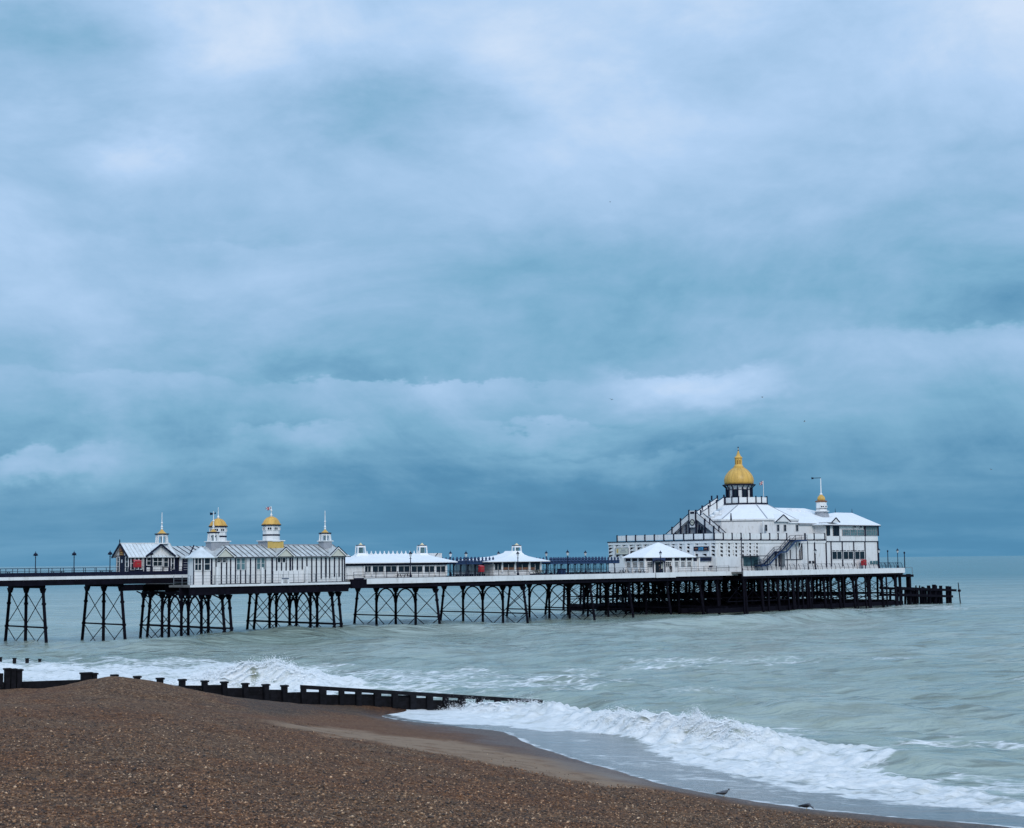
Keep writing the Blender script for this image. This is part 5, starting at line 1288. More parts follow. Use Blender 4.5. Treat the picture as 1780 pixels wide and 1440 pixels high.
# side wall furniture
for px in (1416, 1436): m = MB(); Fs.pbox(m, px - .7, px + .7, 942, 986, .01, .14); m.build('wall_post', 'navy', V.e)
m = MB(); Fs.pbox(m, 1319.5, 1344, 950, 985, .01, .05); m.build('wall_panel', 'fascia', V.e)
m = MB(); Fs.pbox(m, 1246, 1286, 968, 986, .01, .12); m.build('wall_panel', 'fascia', V.e)
for px in (1348.5, 1354): m = MB(); Fs.pbox(m, px - .9, px + .9, 958, 985, .02, .16); m.build('wall_post', 'navy', V.e)
m = MB(); Fs.pbox(m, 1357, 1362, 962, 985, .02, .4); m.build('duct', 'steel', V.e)
m = MB(); Fs.pbox(m, 1363, 1392.5, 972.3, 973.3, .02, .16); m.build('wall_rail', 'navy', V.e)
for px in (1390, 1393.5): m = MB(); Fs.pbox(m, px - .7, px + .7, 944, 973, .02, .16); m.build('wall_post', 'navy', V.e)
m = MB(); Fs.pbox(m, 1373, 1373.8, 956, 972, .02, .14); m.build('wall_rail', 'navy', V.e)
for a in (1407.5, 1413): Fs.window(a - 1.2, a + 1.2, 975.7, 979.2, 1, 1, fm='navy', bar=.05)
m = MB(); Fs.pbox(m, 1289, 1319, 966.3, 967.6, .02, 2.6); cp_ = m.build('lean_to_roof', 'navy', V.e)
for px in (1290, 1318.5): q_ = MB(); u, z = Fs.px(px, 967); q_.tube(Fs.P(u, 2.4, 0), Fs.P(u, 2.4, z - .1), .07, n=6); q_.build('lean_to_post', 'navy', V.e)
m = MB(); Fs.pbox(m, 1292, 1317, 968.5, 984, .03, .08); m.build('lean_to_pane', 'glass_pale', V.e)
# terrace balustrade
ztp = V.on_y(1245, 927.5, 0)[1]; rail_h = ztp - zT
fpost = [1072.2, 1088.3, 1104.3, 1120.6, 1137, 1153.5, 1170.7, 1188, 1205.3, 1223, 1240.8]; spost = [1257.5, 1273, 1288.5, 1304, 1323, 1338.3, 1353, 1367.8]
us = [Ff.px(p_, 932)[0] for p_ in fpost]; usd = [Fs.px(p_, 932)[0] for p_ in spost]
def terr(f, ul, o, close=None):
    for u in ul: m = MB(); f.box(m, u - .13, u + .13, o - .13, o + .13, zT, ztp + .15); m.build('rail_post', 'navy', V.e)
    for a, b_ in zip(ul[:-1], ul[1:]): m = MB(); f.box(m, a + .16, b_ - .16, o - .03, o + .03, zT + .12, ztp); m.build('rail_panel', 'white', V.e)
terr(Ff, us, -.12); terr(Fs, [usd[0] - (usd[1] - usd[0])] + usd, -.1)
us2 = [Fs.px(p_, 932)[0] for p_ in (1400, 1415.5, 1434)]; terr(Fs, us2, -.1)
# octagonal hall under the dome
xv = V.on_y(1204, 925, yc)[0]; xd = V.on_y(1285, 860, yc)[0]
D0 = dep(xd, yc); apf = 41.0 * (D0 - 12.5) / FPX / math.tan(math.pi / 8); Ro = apf / math.cos(math.pi / 8)
Dfc = D0 - apf
zEo = zd(1284, 903, Dfc); zPl = zd(1296, 875.2, D0 - 4.6)
m = MB(); m.lathe((xd, yc, 0), [(Ro, zT), (Ro, zEo - .35)], 8, math.pi / 8); m.build('octagon_wall', 'white', V.e)
m = MB(); m.lathe((xd, yc, 0), [(Ro * 1.012, zEo - .34), (Ro * 1.02, zEo - .25), (Ro * 1.02, zEo + .10), (Ro * .97, zEo + .12)], 8, math.pi / 8); m.build('parapet', 'white', V.e)
m = MB(); m.lathe((xd, yc, 0), [(Ro * 1.005, zEo - .47), (Ro * 1.008, zEo - .37)], 8, math.pi / 8); m.build('shadow_line', 'grey', V.e)  # grey ring painted as the shadow line under the parapet
kd = D0 / FPX; apP = 37 * (D0 - 4.8) / FPX; Rp = apP / math.cos(math.pi / 8)
sh = Matrix.Rotation(-PANG, 3, 'Z') @ Vector((10.5 * kd, 0, 0)); pcx, pcy = xd + sh.x, yc + sh.y
ro_rot = math.pi / 8 + 0.05
rb_ = [(xd + math.cos(math.pi / 8 + i * math.pi / 4) * Ro * .965, yc + math.sin(math.pi / 8 + i * math.pi / 4) * Ro * .965, zEo + .1) for i in range(8)]
rt_ = [(pcx + math.cos(math.pi / 8 + i * math.pi / 4) * Rp * .98, pcy + math.sin(math.pi / 8 + i * math.pi / 4) * Rp * .98, zPl - .15) for i in range(8)]
m = MB(); m.add(rb_ + rt_, [tuple(range(7, -1, -1)), tuple(range(8, 16))] + [(i, (i + 1) % 8, 8 + (i + 1) % 8, 8 + i) for i in range(8)]); orf = m.build('octagon_roof', 'white_roof', V.e)
m = MB()
for i in range(8): m.bar(Vector(rb_[i]) + Vector((0, 0, .03)), Vector(rt_[i]) + Vector((0, 0, .03)), .22, .10)
m.build('hip_strips', 'grey', orf)
m = MB(); m.lathe((pcx, pcy, 0), [(Rp, zPl - .2), (Rp * 1.03, zPl - .1), (Rp * 1.03, zPl + .12)], 8, math.pi / 8); m.build('gallery_floor', 'navy', V.e)
zGt = zd(1296, 863.6, D0 - 4.6)
for i in range(8):
    a0_, a1_ = math.pi / 8 + i * math.pi / 4, math.pi / 8 + (i + 1) * math.pi / 4
    p0, p1 = Vector((pcx + math.cos(a0_) * Rp * .98, pcy + math.sin(a0_) * Rp * .98, 0)), Vector((pcx + math.cos(a1_) * Rp * .98, pcy + math.sin(a1_) * Rp * .98, 0))
    for j in range(2):
        q0, q1 = p0.lerp(p1, j / 2), p0.lerp(p1, (j + 1) / 2)
        m = MB(); m.bar(q0 + Vector((0, 0, zPl)), q0 + Vector((0, 0, zGt + .2)), .22, .22); m.build('gallery_post', 'navy', V.e)
        d_ = (q1 - q0).normalized() * .14; zm = (zPl + zGt) / 2
        m = MB(); m.bar(q0 + d_ + Vector((0, 0, zm + .05)), q1 - d_ + Vector((0, 0, zm + .05)), .05, (zGt - zPl) - .25); m.build('gallery_panel', 'white', V.e)
# lantern drum and dome
Zd = lambda py: zd(1285, py, D0)
rD = 22.5 * kd
m = MB(); m.lathe((xd, yc, 0), [(rD * .93, zPl), (rD * .93, Zd(844))], 16, math.pi / 16); dr = m.build('drum', 'white', V.e)
for i in range(16):
    a = 2 * math.pi * i / 16 + math.pi / 16
    m = MB(); m.bar((xd + math.cos(a) * rD, yc + math.sin(a) * rD, zPl), (xd + math.cos(a) * rD, yc + math.sin(a) * rD, Zd(848)), .24, .24); m.bar((xd + math.cos(a) * rD, yc + math.sin(a) * rD, Zd(848.5)), (xd + math.cos(a) * rD * 1.24, yc + math.sin(a) * rD * 1.24, Zd(843.4)), .16, .18); m.build('post', 'navy', dr)
    a2 = a + math.pi / 16; f = Fac(V, xd + math.cos(a2) * rD * .925, yc + math.sin(a2) * rD * .925, -math.sin(a2), math.cos(a2))
    if i % 2 == 0: f.window(0, 0, 0, 0, 1, 2, fm='navy', bar=.07, u=(-rD * .135, rD * .135, zPl + .3, Zd(852)))
m = MB(); m.lathe((xd, yc, 0), [(rD * .99, Zd(851.5)), (rD * 1.0, Zd(850.8))], 16, math.pi / 16); m.build('band', 'navy', dr)
m = MB(); m.lathe((xd, yc, 0), [(rD * 1.0, Zd(843.6)), (29.2 * kd, Zd(843.4)), (29.2 * kd, Zd(842.3)), (25.5 * kd, Zd(841.6))], 32); m.build('dome_eave', 'navy', V.e)
dp = [(25.0, 841.7), (25.4, 838), (25.6, 834), (25.0, 830.5), (23.4, 826.5), (20.6, 822.2), (17.2, 818.4), (13.4, 815), (10.2, 812.8), (8.4, 811.6)]
m = MB(); m.lathe((xd, yc, 0), [(h * kd, Zd(py)) for h, py in dp], 48); dm = m.build('dome', 'gold', V.e, smooth=True)
m = MB()
for i in range(16):
    a = 2 * math.pi * (i + .5) / 16; pv = None
    for h, py in dp:
        v = (xd + math.cos(a) * h * kd * 1.004, yc + math.sin(a) * h * kd * 1.004, Zd(py))
        if pv: m.bar(pv, v, .045, .045)
        pv = v
gold_dark = mat('gold_seam', (.46, .30, .09), .5, .15, 2); m.build('ribs', gold_dark, dm)
m = MB(); m.lathe((xd, yc, 0), [(8.6 * kd, Zd(811.8)), (8.9 * kd, Zd(811)), (8.0 * kd, Zd(809.6)), (6.6 * kd, Zd(807.6)), (5.9 * kd, Zd(806.5))], 24); m.build('collar', 'gold', dm, smooth=False)
m = MB(); m.lathe((xd, yc, 0), [(4.4 * kd, Zd(806.6)), (4.4 * kd, Zd(796))], 8); m.build('spire_lantern', 'wood_brown', dm)
for i in range(8):
    a = 2 * math.pi * i / 8; m = MB(); m.bar((xd + math.cos(a) * 5.0 * kd, yc + math.sin(a) * 5.0 * kd, Zd(806.6)), (xd + math.cos(a) * 5.0 * kd, yc + math.sin(a) * 5.0 * kd, Zd(796)), .24, .24); m.build('spire_post', 'gold', dm)
m = MB(); m.lathe((xd, yc, 0), [(5.6 * kd, Zd(799.5)), (5.6 * kd, Zd(796.2)), (7.4 * kd, Zd(795.4)), (7.4 * kd, Zd(794.7)), (4.2 * kd, Zd(791.8)), (2.4 * kd, Zd(787.5)), (.8 * kd, Zd(782.5)), (.25 * kd, Zd(776.5))], 8); m.build('spire', 'gold', dm)
for py, rr_ in ((781.8, 1.2), (776.6, 1.3)): m = MB(); m.lathe((xd, yc, Zd(py)), [(.03, -rr_ * kd), (rr_ * kd * .8, -rr_ * kd * .5), (rr_ * kd, 0), (rr_ * kd * .8, rr_ * kd * .5), (.03, rr_ * kd)], 8); m.build('finial_ball', 'navy', dm)
# clock stair: two flights meeting at the clock, on the landward terrace
Fv = V.fac(xv, yc, 0, -1); Fv2 = V.fac(xv + 1.8, yc, 0, -1)
def slope(f, p0, p1, p2, p3, m, name='stair_parapet', o0=-.04, o1=.04):
    """quad given by four image points on plane f"""
    q_ = MB(); pts = [f.px(*p) for p in (p0, p1, p2, p3)]
    q_.add([f.P(u, o1, z) for u, z in pts] + [f.P(u, o0, z) for u, z in pts], [(0, 1, 2, 3), (7, 6, 5, 4), (0, 4, 5, 1), (1, 5, 6, 2), (2, 6, 7, 3), (3, 7, 4, 0)]); return q_.build(name, m, V.e)
def vpost(f, px, y0, y1, wd=.26, o=.0, name='stair_post'):
    u, z1 = f.px(px, y0); _, z0 = f.px(px, y1); q_ = MB(); f.box(q_, u - wd / 2, u + wd / 2, o - .13, o + .13, z0, z1); return q_.build(name, 'navy', V.e)
def vrail(f, a, b_, o=0.0, wd=.12, name='stair_rail'):
    (u0, z0), (u1, z1) = f.px(*a), f.px(*b_); q_ = MB(); q_.bar(f.P(u0, o, z0), f.P(u1, o, z1), wd, wd); return q_.build(name, 'navy', V.e)
slope(Fv, (1159, 928.5), (1197.5, 894.3), (1197.5, 903.2), (1170, 928.5), 'white'); slope(Fv, (1210.5, 893), (1251, 927.5), (1241, 927.5), (1210.5, 903), 'white')
slope(Fv2, (1218, 890.5), (1261, 926.5), (1252, 926.5), (1218, 899.5), 'white')
vrail(Fv, (1156.5, 929.5), (1197.5, 893)); vrail(Fv, (1210.5, 891.5), (1253.5, 927)); vrail(Fv2, (1218, 888.7), (1262, 926.5))
vrail(Fv, (1170.5, 929), (1197.5, 904), wd=.09); vrail(Fv, (1210.5, 904), (1240, 928.5), wd=.09)
for px, a, b_ in ((1168.5, 916, 929.5), (1183.2, 901, 929), (1198, 886.5, 928), (1209.6, 886.5, 928), (1225.4, 901.5, 928), (1241, 914, 928)): vpost(Fv, px, a, b_, .30, .05)
for px, a, b_ in ((1218, 886.5, 899), (1234, 901, 912), (1249.8, 914, 924.5)): vpost(Fv2, px, a, b_)
for px, a in ((1174, 925), (1192, 912), (1215, 912), (1219.5, 915)): vpost(Fv, px, a, 929, .2, -.1)
# glazed screen under the flights, stair slab
slope(Fv, (1171, 929), (1198, 904), (1198, 929), (1172, 929), 'grey', 'stair_screen', -.5, -.42); slope(Fv, (1209, 904), (1241, 929), (1240, 929), (1209, 929), 'grey', 'stair_screen', -.5, -.42)
m = MB(); Fv.pbox(m, 1198, 1209.3, 907, 929, -.55, -.47); m.build('stair_screen', 'grey', V.e)
slope(Fv, (1214, 917), (1219, 917), (1222.5, 921), (1211, 921), 'glass_pale', 'pane', -.41, -.38)
m = MB(); Fv.pbox(m, 1211, 1219, 921, 929, -.41, -.36); m.build('pane', 'glass', V.e)
u0, za = Fv.px(1170, 929); u1, zb2 = Fv.px(1198, 903); u2, _ = Fv.px(1241, 929); u3, _ = Fv.px(1210, 903)
q_ = MB(); q_.hexa([Fv.P(u0, -1.75, za - .2), Fv.P(u0, -.05, za - .2), Fv.P(u1, -.05, zb2 - .2), Fv.P(u1, -1.75, zb2 - .2), Fv.P(u0, -1.75, za), Fv.P(u0, -.05, za), Fv.P(u1, -.05, zb2), Fv.P(u1, -1.75, zb2)])
q_.hexa([Fv.P(u3, -1.75, zb2 - .2), Fv.P(u3, -.05, zb2 - .2), Fv.P(u2, -.05, za - .2), Fv.P(u2, -1.75, za - .2), Fv.P(u3, -1.75, zb2), Fv.P(u3, -.05, zb2), Fv.P(u2, -.05, za), Fv.P(u2, -1.75, za)])
Fv.box(q_, u1, u3, -1.76, -.06, zb2 - .19, zb2 + .01); q_.build('stair_flight', 'fascia', V.e)
m = MB(); Fv.pbox(m, 1199.4, 1208.4, 888, 917, .0, .14); ck = m.build('clock_panel', 'white', V.e)
u, z = Fv.px(1204.2, 908.6); c = Fv.P(u, .15, z)
rc = 3.9 * dep(xv, yc) / FPX / .75
def disc(r, o, th, name, mt):
    m = MB(); v0 = [Fv.P(u + math.cos(2 * math.pi * i / 20) * r, o, z + math.sin(2 * math.pi * i / 20) * r) for i in range(20)]; m.prism(v0, Fv.n * th); return m.build(name, mt, ck)
disc(rc * 1.12, .142, .05, 'clock_rim', 'navy'); disc(rc * .78, .193, .02, 'clock_face', 'cream')
m = MB(); m.bar(Fv.P(u, .23, z), Fv.P(u - rc * .55, .23, z + rc * .3), .03, .09); m.bar(Fv.P(u, .23, z), Fv.P(u + rc * .6, .23, z - rc * .12), .03, .08); m.build('clock_hands', 'navy', ck)
m = MB(); Fv.pbox(m, 1200.6, 1207.4, 889.8, 893.6, .142, .17); m.build('name_plate', 'navy', ck)
# bridge of steps up to the gallery
for y, pts, pl_, posts in ((yc - 1.5, ((1219.5, 890.6), (1258, 864.2)), ((1219.5, 891.8), (1258, 865.6), (1258, 876.4), (1231, 898)), ((1231.5, 878.5, 897.5), (1245.5, 869.3, 886), (1258.4, 860.3, 876))),
                           (yc + 1.5, ((1210.7, 889.2), (1246.8, 865)), ((1210.7, 890.4), (1246.8, 866.4), (1246.8, 874), (1218, 892)), ((1220.5, 879, 889.5), (1233.7, 869.8, 880), (1246.8, 861.3, 872), (1237, 862, 870)))):
    f = V.fac(0, y, 1, 0); slope(f, *pl_, 'white'); vrail(f, *pts)
    for p_ in posts: vpost(f, *p_)
f = V.fac(0, yc - 1.5, 1, 0); (xa, za), (xb, zb2) = f.px(1219.5, 897), f.px(1258, 877)
q_ = MB(); q_.hexa([(xa, yc - 1.45, za - .3), (xa, yc + 1.45, za - .3), (xb, yc + 1.45, zb2 - .3), (xb, yc - 1.45, zb2 - .3), (xa, yc - 1.45, za), (xa, yc + 1.45, za), (xb, yc + 1.45, zb2), (xb, yc - 1.45, zb2)]); q_.build('stair_bridge', 'fascia', V.e)
# roof clutter left of the dome roof
for px, py, rr_ in ((1245, 890, 5), (1238, 896, 4), (1252, 893, 3)):
    x, z = V.on_y(px, py, yc - 9); m = MB(); m.lathe((x, yc - 9, z - rr_ * kd), [(rr_ * kd, 0), (rr_ * kd, rr_ * kd * .8), (rr_ * kd * .7, rr_ * kd * 1.15), (.05, rr_ * kd * 1.3)], 12); m.build('roof_vent', 'white_roof', V.e)
x, z = V.on_y(1270.5, 893, yc - 9); MB().lathe((x, yc - 9, z - 1.5), [(.22, 0), (.18, .6), (.10, 1.6)], 7).build('vent_pipe', 'navy', V.e)
# main hall behind, towards the sea
yh = yc - apf; xh0 = xd + Ro * math.sin(math.pi / 8) + .02
zEh = zd(1380, 908.6, dep(xE0 - 9, yh)); xr1, zRh = V.on_y(1398, 884, yc)
xr0, _ = V.on_y(1345, 881.5, yc)
MB().box(xh0, xE0 + .2, yh, 2 * yc - yh, zT + .001, zEh - .3).build('hall_wall', 'white', V.e)
m = MB(); m.hip(xh0 - 4, xr1 + 9, yh - .35, 2 * yc - yh + .3, zEh, xd + 4, xr1, yc, zRh, .12); m.build('hall_roof', 'white_roof', V.e)
Fh = V.fac(0, yh, 1, 0)
m = MB(); Fh.box(m, xh0, xE0 + .5, .02, .42, zEh - .42, zEh - .2); m.build('gutter', 'grey', V.e)
for px in (1331, 1352, 1364, 1385): Fh.window(px - 1.9, px + 1.9, 912.5, 923.5, 1, 2, fm='grey', bar=.035)
for px in (1420, 1425.5): Fh.window(px - 1.6, px + 1.6, 920.5, 926.5, 1, 1, bar=.08)
m = MB(); Fh.pbox(m, 1325.6, 1327.2, 906, 938, .01, .18); m.build('downpipe', 'white', V.e)
for pa, pc, pb_, yb, ya, yy in ((1348.5, 1361.8, 1374.5, 907, 895, yh - .6), (1445.5, 1453, 1460, 908.3, 900.3, -.7)):
    f = V.fac(0, yy, 1, 0); ua, z0 = f.px(pa, yb); ub, _ = f.px(pb_, yb); uc, zc = f.px(pc, ya)
    m = MB(); m.prism([(ua + .2, yy, z0), (ub - .2, yy, z0), (uc, yy, zc - .15)], (0, .06, 0)); dg_ = m.build('dormer', 'white', V.e)
    m = MB()
    for u in (ua, ub): m.bar((u, yy - .05, z0), (uc, yy - .05, zc), .10, .22)
    m.build('barge_board', 'navy', dg_)
    m = MB()
    for u in (ua, ub): m.prism([(u, yy - .02, z0), (u, yy - .02, z0 + .1), (uc, yy - .02, zc + .1), (uc, yy - .02, zc)], (0, 5.5, 0))
    m.build('dormer_roof', 'white_roof', dg_)
# upper roof plant
for a, b_, t in ((1376, 1384, 884), (1388, 1392, 885.5), (1396, 1402, 889)):
    xa, zt = V.on_y(a, t, yc - 3); xb, _ = V.on_y(b_, t, yc - 3); m = MB(); m.box(xa, xb, yc - 3, yc + 1, zt - 1.8, zt); m.build('roof_hatch', 'white_roof', V.e)
# end block
zB0 = V.on_y(1480, 941.5, 0)[1]; zEe = V.on_y(1480, 912.3, -.6)[1]; yE = 25.0
MB().box(xE0, xE1, -.02, yE, 0, zB0).build('end_block_wall', 'white', V.e)
MB().box(xE0 + .1, xE1 - .1, .12, yE, zB0 + .001, zEe - .1).build('end_block_upper', 'white', V.e)
xa, _ = V.on_y(1434.5, 912.3, -.7); xb, _ = V.on_y(1531, 912.3, -.7); ra0, zRe = V.on_y(1452, 891.3, yE / 2); ra1, _ = V.on_y(1481, 890.3, yE / 2)
m = MB(); m.hip(xa, xb, -.7, yE + .7, zEe, ra0, ra1, yE / 2, zRe, .14); er = m.build('end_block_roof', 'white_roof', V.e)
m = MB(); m.box(xa + .05, xb - .05, -.72, -.60, zEe - .36, zEe - .145); m.build('gutter', 'navy', V.e)
for x in (ra0, ra1): m = MB(); m.tube((x, yE / 2, zRe - .1), (x, yE / 2, zRe + 1.0), .10, .03, 6); m.build('finial', 'navy', er)
m = MB(); Fs.pbox(m, 1436, 1526, 941, 942, .03, .22); m.build('band', 'navy', V.e)
m = MB(); Fs.pbox(m, 1436.2, 1525, 932.4, 940.8, .03, .13); m.build('spandrel', 'white', V.e)
for px in (1459, 1503): m = MB(); Fs.pbox(m, px - .5, px + .5, 932, 941, .131, .18); m.build('wall_post', 'navy', V.e)
for px in (1444.5, 1464, 1484, 1503.5): m = MB(); Fs.pbox(m, px - .75, px + .75, 942, 985, .0, .14); m.build('wall_post', 'navy', V.e)
for px in (1503, 1525.8): m = MB(); Fs.pbox(m, px - .8, px + .8, 912.8, 932, .0, .20); m.build('wall_post', 'navy', V.e)
m = MB(); Fs.pbox(m, 1525, 1526.5, 942, 985, .0, .2); m.build('corner_post', 'navy', V.e)
for a, b_, t, bt, nx, pmx in ((1437, 1442, 914.5, 931, 1, 'glass'), (1448.5, 1458, 914, 931.5, 3, 'glass'), (1464.5, 1477, 921, 931.5, 4, 'glass_pale'), (1478, 1489, 921, 931.5, 3, 'glass_pale'), (1490, 1501.5, 921, 931.5, 3, 'glass_pale'), (1505, 1524, 914.5, 931.5, 6, 'glass_pale')):
    Fs.window(a, b_, t, bt, nx, 2, fm='navy' if pmx == 'glass' else 'grey', pm=pmx, bar=.04)
for a in (1483.5, 1494): Fs.window(a, a + 4, 914.8, 918.5, 1, 1, bar=.06)
for a, b_ in ((1445.8, 1462.8), (1465.4, 1482.8), (1485.3, 1502.4)): Fs.window(a, b_, 958.8, 972.7, 2, 1, bar=.06)
m = MB()
for i in range(9): p_ = 1446 + i * 6.3; Fs.pbox(m, p_, p_ + 4.6, 957.1, 958.2, .15, .2)
m.build('vent_slots', 'navy', V.e, kind='stuff')
for a in (1512, 1517.3, 1522): m = MB(); Fs.pbox(m, a, a + 4, 975.2, 981.5, .0, .10); m.build('vent_grille', 'glass_pale', V.e)
# end (seaward) turret
yt = 9.0; xt, _ = V.on_y(1427.5, 870, yt); kt = dep(xt, yt) / FPX; Zt = lambda py: zd(1427.5, py, dep(xt, yt)); r2 = math.sqrt(2)
m = MB(); m.lathe((xt, yt, 0), [(15.5 * kt, Zt(905)), (13.8 * kt, Zt(899)), (11.0 * kt, Zt(889.5))], 4, math.pi / 4 + PANG * 0 + .0); m.build('turret_block', 'grey', V.e)
m = MB(); m.lathe((xt, yt, 0), [(13.8 * kt, Zt(889.4)), (13.8 * kt, Zt(888.4)), (10.2 * kt, Zt(888.2)), (9.6 * kt, Zt(884.5)), (9.2 * kt, Zt(872.8))], 8, math.pi / 8); tu = m.build('turret', 'white', V.e)
m = MB(); m.lathe((xt, yt, 0), [(9.9 * kt, Zt(885.3)), (9.9 * kt, Zt(884.3))], 8, math.pi / 8); m.build('band', 'navy', tu)
m = MB(); m.lathe((xt, yt, 0), [(9.3 * kt, Zt(873.2)), (10.6 * kt, Zt(872)), (10.6 * kt, Zt(871)), (8.5 * kt, Zt(870))], 16); m.build('eave', 'wood_brown', tu)
m = MB(); m.lathe((xt, yt, 0), [(6.2 * kt, Zt(871)), (6.9 * kt, Zt(868)), (6.6 * kt, Zt(865.4)), (5.2 * kt, Zt(862.8)), (3.0 * kt, Zt(861)), (1.6 * kt, Zt(859.4))], 24); m.build('dome', 'gold', tu, smooth=True)
m = MB(); m.tube((xt, yt, Zt(861)), (xt, yt, Zt(831)), .14, .10, 7); m.lathe((xt, yt, Zt(859)), [(.25, -.2), (.36, 0), (.2, .25)], 8); m.build('pole', 'white', tu)
xw, zw = V.on_y(1425.8, 831, yt); xw0, zw0 = V.on_y(1411.5, 831.5, yt); m = MB(); m.bar((xw + .2, yt, zw), (xw0, yt, zw0), .10, .14); m.prism([(xw0 - .2, yt - .04, zw0 - .25), (xw0 + .5, yt - .04, zw0 - .2), (xw0 + .55, yt - .04, zw0 + .15), (xw0 - .2, yt - .04, zw0 + .2)], (0, .08, 0)); m.build('weather_vane', 'navy', tu)
for i in (-1, 1):
    a = -math.pi / 2 - PANG * .0 + i * .38 - .38; f = Fac(V, xt + math.cos(a) * 9.0 * kt, yt + math.sin(a) * 9.0 * kt, -math.sin(a), math.cos(a)); f.window(0, 0, 0, 0, 2, 1, bar=.06, u=(-.42, .42, Zt(882.5), Zt(879.3)))
# flag by the dome
xf, _ = V.on_y(1327.3, 862, yc - 3); m = MB(); _, zf0 = V.on_y(1327.3, 864, yc - 3); _, zf1 = V.on_y(1326.3, 836, yc - 3); m.tube((xf, yc - 3, zPl), (xf, yc - 3, zf1), .09, .06, 6); m.build('flagpole', 'white', V.e)
flag(1326.6, 836.3, 842.5, 6.5, V, yc - 3, 'union flag flying on a pole beside the big gold dome', droop=.45)
# signs on the screen wall
for nm, a, b_, t, bt, lab in (('s1', 1071, 1093, 953, 963.5, 'cream board with small dark lettering at the left end of the pierced wall'), ('s2', 1206.5, 1232, 950.3, 958, 'dark blue lit screen sign on the pierced white wall')):
    s_ = Place('wall_sign', V.world(0, yc, 0), PANG, lab, 'sign'); f = s_.fac(-.06, 0, 0, -1)
    m = MB(); f.pbox(m, a, b_, t, bt, .0, .18)
    if nm == 's1':
        bd = m.build('board', 'cream', s_.e); q_ = MB(); f.pbox(q_, a - .4, a + .3, t - .5, bt + .5, -.02, .22); f.pbox(q_, b_ - .3, b_ + .6, t - .5, bt + .5, -.02, .22); f.pbox(q_, a, b_, t - .5, t + .1, -.02, .21); f.pbox(q_, a, b_, bt - .1, bt + .6, -.02, .21); q_.build('frame', 'grey', bd)
        for c0, c1, d0, d1 in ((1080.5, 1088, 955.5, 957.5), (1079, 1090, 959, 960.3)): q_ = MB(); f.pbox(q_, c0, c1, d0, d1, .185, .2); q_.build('print_line', 'grey', bd)
        q_ = MB(); f.pbox(q_, 1073, 1075.5, 954.5, 961.5, .185, .2); q_.build('emblem', 'yellow', bd)
    else:
        bd = m.build('board', 'navy', s_.e); q_ = MB(); f.pbox(q_, 1215, 1223.5, 951.3, 957, .185, .2); q_.build('picture', 'screen', bd)
        for c0, c1 in ((1208.5, 1213.5), (1225, 1230)): q_ = MB(); f.pbox(q_, c0, c1, 953.2, 955, .185, .2); q_.build('print_line', 'wood_brown', bd)
# external steel stairs
ST = Place('steel_stairs', W(S(1326, -217.0), -217.0, ZM), PANG, 'dark blue steel stairs climbing to the terrace of the pavilion', 'stairs')
path = [(1322, 985), (1337.8, 981), (1356, 960.6), (1367.2, 959.4), (1383, 940.6), (1403, 939.6)]
f0 = ST.fac(0, 0, 1, 0); P0 = [f0.px(*p) for p in path]
for y, nm in ((0.0, 'stringer'), (1.55, 'stringer')):
    for (xa, za), (xb, zb2) in zip(P0[:-1], P0[1:]):
        m = MB(); m.bar((xa, y, max(.02, za)), (xb, y, max(.02, zb2)), .12, .32); m.build(nm, 'blue', ST.e)
    m = MB(); hh = 1.15
    for j in (.55, hh):
        for (xa, za), (xb, zb2) in zip(P0[:-1], P0[1:]): m.bar((xa, y, max(0, za) + j), (xb, y, max(0, zb2) + j), .07, .07)
    for (xa, za), (xb, zb2) in zip(P0[:-1], P0[1:]):
        n_ = max(1, int(abs(xb - xa) / 1.4))
        for i in range(n_ + 1):
            t_ = i / n_; xx, zz = xa + (xb - xa) * t_, max(0, za + (zb2 - za) * t_); m.bar((xx, y, zz), (xx, y, zz + hh), .07, .07)
    m.build('handrail', 'navy', ST.e)
for (xa, za), (xb, zb2) in zip(P0[:-1], P0[1:]):
    if abs(zb2 - za) < .6: m = MB(); m.box(xa, xb, .08, 1.48, max(.05, min(za, zb2)), max(.05, min(za, zb2)) + .08); m.build('landing', 'navy', ST.e); continue
    n_ = max(3, int((zb2 - za) / .2))
    for i in range(n_): t_ = (i + .5) / n_; xx, zz = xa + (xb - xa) * t_, max(.06, za + (zb2 - za) * t_); m = MB(); m.box(xx - .14, xx + .14, .08, 1.48, zz - .03, zz + .03); m.build('tread', 'navy', ST.e)
for i, y in ((2, .05), (3, .05), (4, .05), (5, .05)): xa, za = P0[i]; m = MB(); m.tube((xa + .2, y, 0), (xa + .2, y, za - .2), .10, n=6); m.build('support_post', 'navy', ST.e)
xa, za = P0[4]
for d in (-1, 1): m = MB(); m.bar((xa + .6 + .4, .1, za - 2.2), (xa + 1.0 + d * 1.1, .1, za - .3), .09, .09); m.build('bracket', 'white', ST.e)

